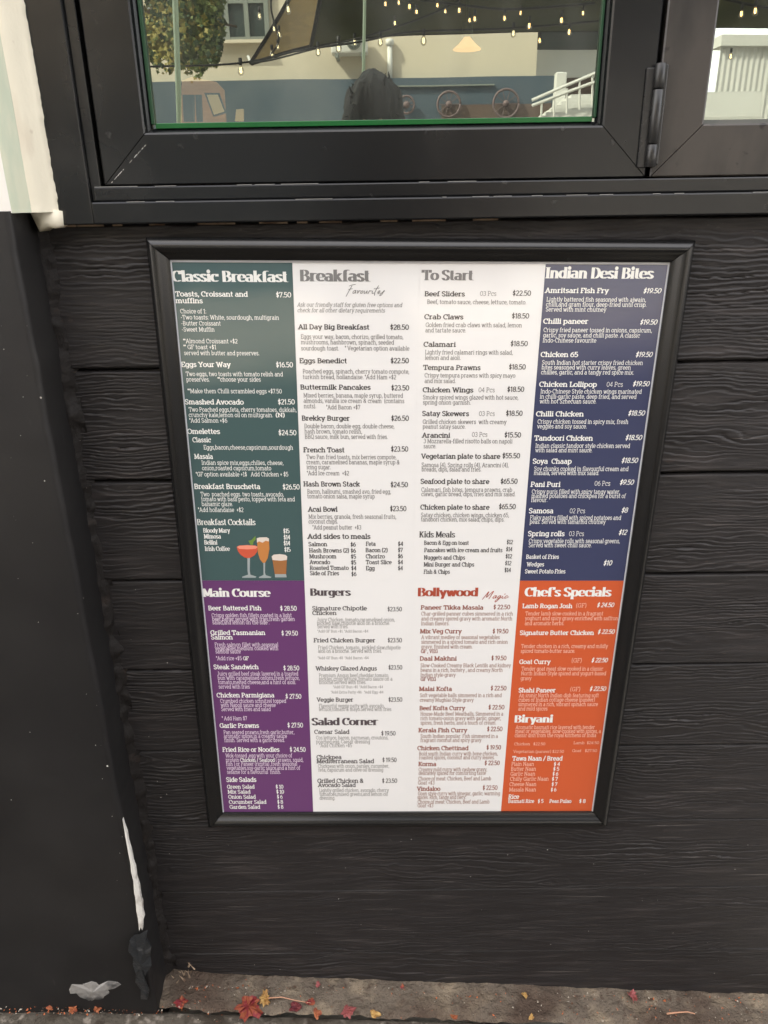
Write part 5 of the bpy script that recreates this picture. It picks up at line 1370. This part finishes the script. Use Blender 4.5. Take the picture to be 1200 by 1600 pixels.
V_ = [(0, 0, .95), (0, 0, 1.08), (0, .0, 1.22), (0, 0, 1.36), (0, .0, 1.44), (0, .01, 1.50), (.17, 0, 1.36), (.235, .02, 1.14), (hx_ + .07, hy_ - .09, hz_ - .10), (hx_ + .035, hy_ - .05, hz_ - .05), (-.17, 0, 1.36), (-.235, .02, 1.14), (hx_ - .09, hy_ - .09, hz_ - .10), (hx_ - .055, hy_ - .05, hz_ - .05),
      (.095, 0, .88), (.10, .01, .50), (.10, 0, .10), (.11, .10, .05), (-.095, 0, .88), (-.10, .01, .50), (-.10, 0, .10), (-.11, .10, .05)]
E_ = [(0, 1), (1, 2), (2, 3), (3, 4), (4, 5), (3, 6), (6, 7), (7, 8), (8, 9), (3, 10), (10, 11), (11, 12), (12, 13), (0, 14), (14, 15), (15, 16), (16, 17), (0, 18), (18, 19), (19, 20), (20, 21)]
rad = [.15, .13, .14, .12, .055, .055, .065, .048, .036, .03, .065, .048, .036, .03, .10, .065, .045, .04, .10, .065, .045, .04]
body = skin('body', V_, E_, rad, m_cloth)
bm = bmesh.new(); bmesh.ops.create_uvsphere(bm, u_segments=24, v_segments=18, radius=1)
for v in bm.verts:
    x, y, z = v.co; w = 1 - .22 * max(0, -z); v.co = Vector((x * .072 * w, y * .090 * w + .004, z * .110 + 1.592))
    if y > .75 and abs(x) < .25 and -.35 < z < .15: v.co.y += .018 * (1 - abs(x) / .25)
TH = Matrix.Translation((0, -.02, 1.50)) @ Matrix.Rotation(R(-30), 4, 'X') @ Matrix.Translation((0, .02, -1.50))
bmesh.ops.transform(bm, matrix=TH, verts=bm.verts[:]); bm_obj('head', bm, m_skin, per, True)
bm = bmesh.new(); rh_ = np.random.RandomState(2)
def hp(d, k=1.0):
    lo = max(0, -d.z); return Vector((d.x * (.100 + .075 * lo) * k, d.y * .115 * k - .02, d.z * (.130 + .13 * lo) * k + 1.60))
hc = bmesh.ops.create_uvsphere(bm, u_segments=90, v_segments=70, radius=1)
for v in hc['verts']:
    d = v.co.normalized(); v.co = hp(d, .84 + .26 * float(fbm(np.array(d.x * 3.5 + 9), np.array(d.z * 3.5 + d.y * 3), 5))) if not (d.y > .72 and -.75 < d.z < -.15 and abs(d.x) < .45) else Vector((d.x * .07, .02, d.z * .12 + 1.6))
for k in range(60):
    d = Vector(rh_.normal(0, 1, 3)).normalized()
    if d.y > .7 and d.z < -.1: continue
    p0 = hp(d, .95); w_ = Vector(rh_.normal(0, .012, 3)); g_ = Vector((0, 0, -.02 * (1.2 - d.z)))
    tube(bm, [p0, p0 + d * .006 + w_ * .8, p0 + d * .007 - w_ * .5 + g_, p0 + d * .010 + w_ * .9 + g_ * 2], .0022, 4, .001)
bmesh.ops.transform(bm, matrix=TH, verts=bm.verts[:]); h = bm_obj('hair', bm, m_hair, per, True); h['kind'] = 'stuff'
for s in (-1, 1):
    bm = bmesh.new(); bmesh.ops.create_uvsphere(bm, u_segments=10, v_segments=8, radius=.012)
    for v in bm.verts: v.co += Vector((s * .030, .100, 1.605))
    bmesh.ops.transform(bm, matrix=TH, verts=bm.verts[:]); bm_obj('eye', bm, m_whitep, per, True)
bm = bmesh.new(); tube(bm, [(-.024, .104, 1.545), (0, .111, 1.543), (.024, .104, 1.545)], .005, 6); bmesh.ops.transform(bm, matrix=TH, verts=bm.verts[:]); bm_obj('mouth', bm, M('lips', (.28, .09, .08), .5), per, True)
for s in (-1, 1):                                      # hands: palm, four bent fingers and a thumb closed on the phone's edges
    wx, wy, wz = hx_ + (s * .045 if s > 0 else -.055), hy_ - .05, hz_ - .055
    ex = hx_ + s * .040; Y0 = hy_ - .022
    v = [(wx, wy, wz), (ex + s * .022, Y0 - .015, wz + .03)]; e = [(0, 1)]; r = [.024, .026]
    for k in range(4):
        zf = wz + .012 + k * .019; i = len(v); q = (1.0, 1.08, 1.04, .85)[3 - k]
        v += [(ex + s * .020, Y0 - .006, zf + .008), (ex + s * .012 * q, Y0 + .012, zf + .010), (ex - s * .010 * q, Y0 + .016, zf + .012)]; e += [(1, i), (i, i + 1), (i + 1, i + 2)]; r += [.0095, .0085, .007]
    i = len(v); v += [(ex + s * .008, Y0 - .024, wz + .045), (ex - s * .012, Y0 - .020, wz + .062)]; e += [(1, i), (i, i + 1)]; r += [.011, .0085]
    skin('hand', v, e, r, m_skin, 0, 1)
box('trouser_legs', -.01, .01, -.01, .01, .9, .92, m_jean, per) if False else None
ph = empty('phone', (CAM[0], CAM[1] - .022, CAM[2] - .055), 'black phone held up in front of the mirrored person', 'phone')
box('phone_body', -.037, .037, -.004, .004, -.075, .075, m_phone, ph, .003); box('camera_bump', -.030, .006, .0042, .0062, .035, .070, m_phone, ph, .001)
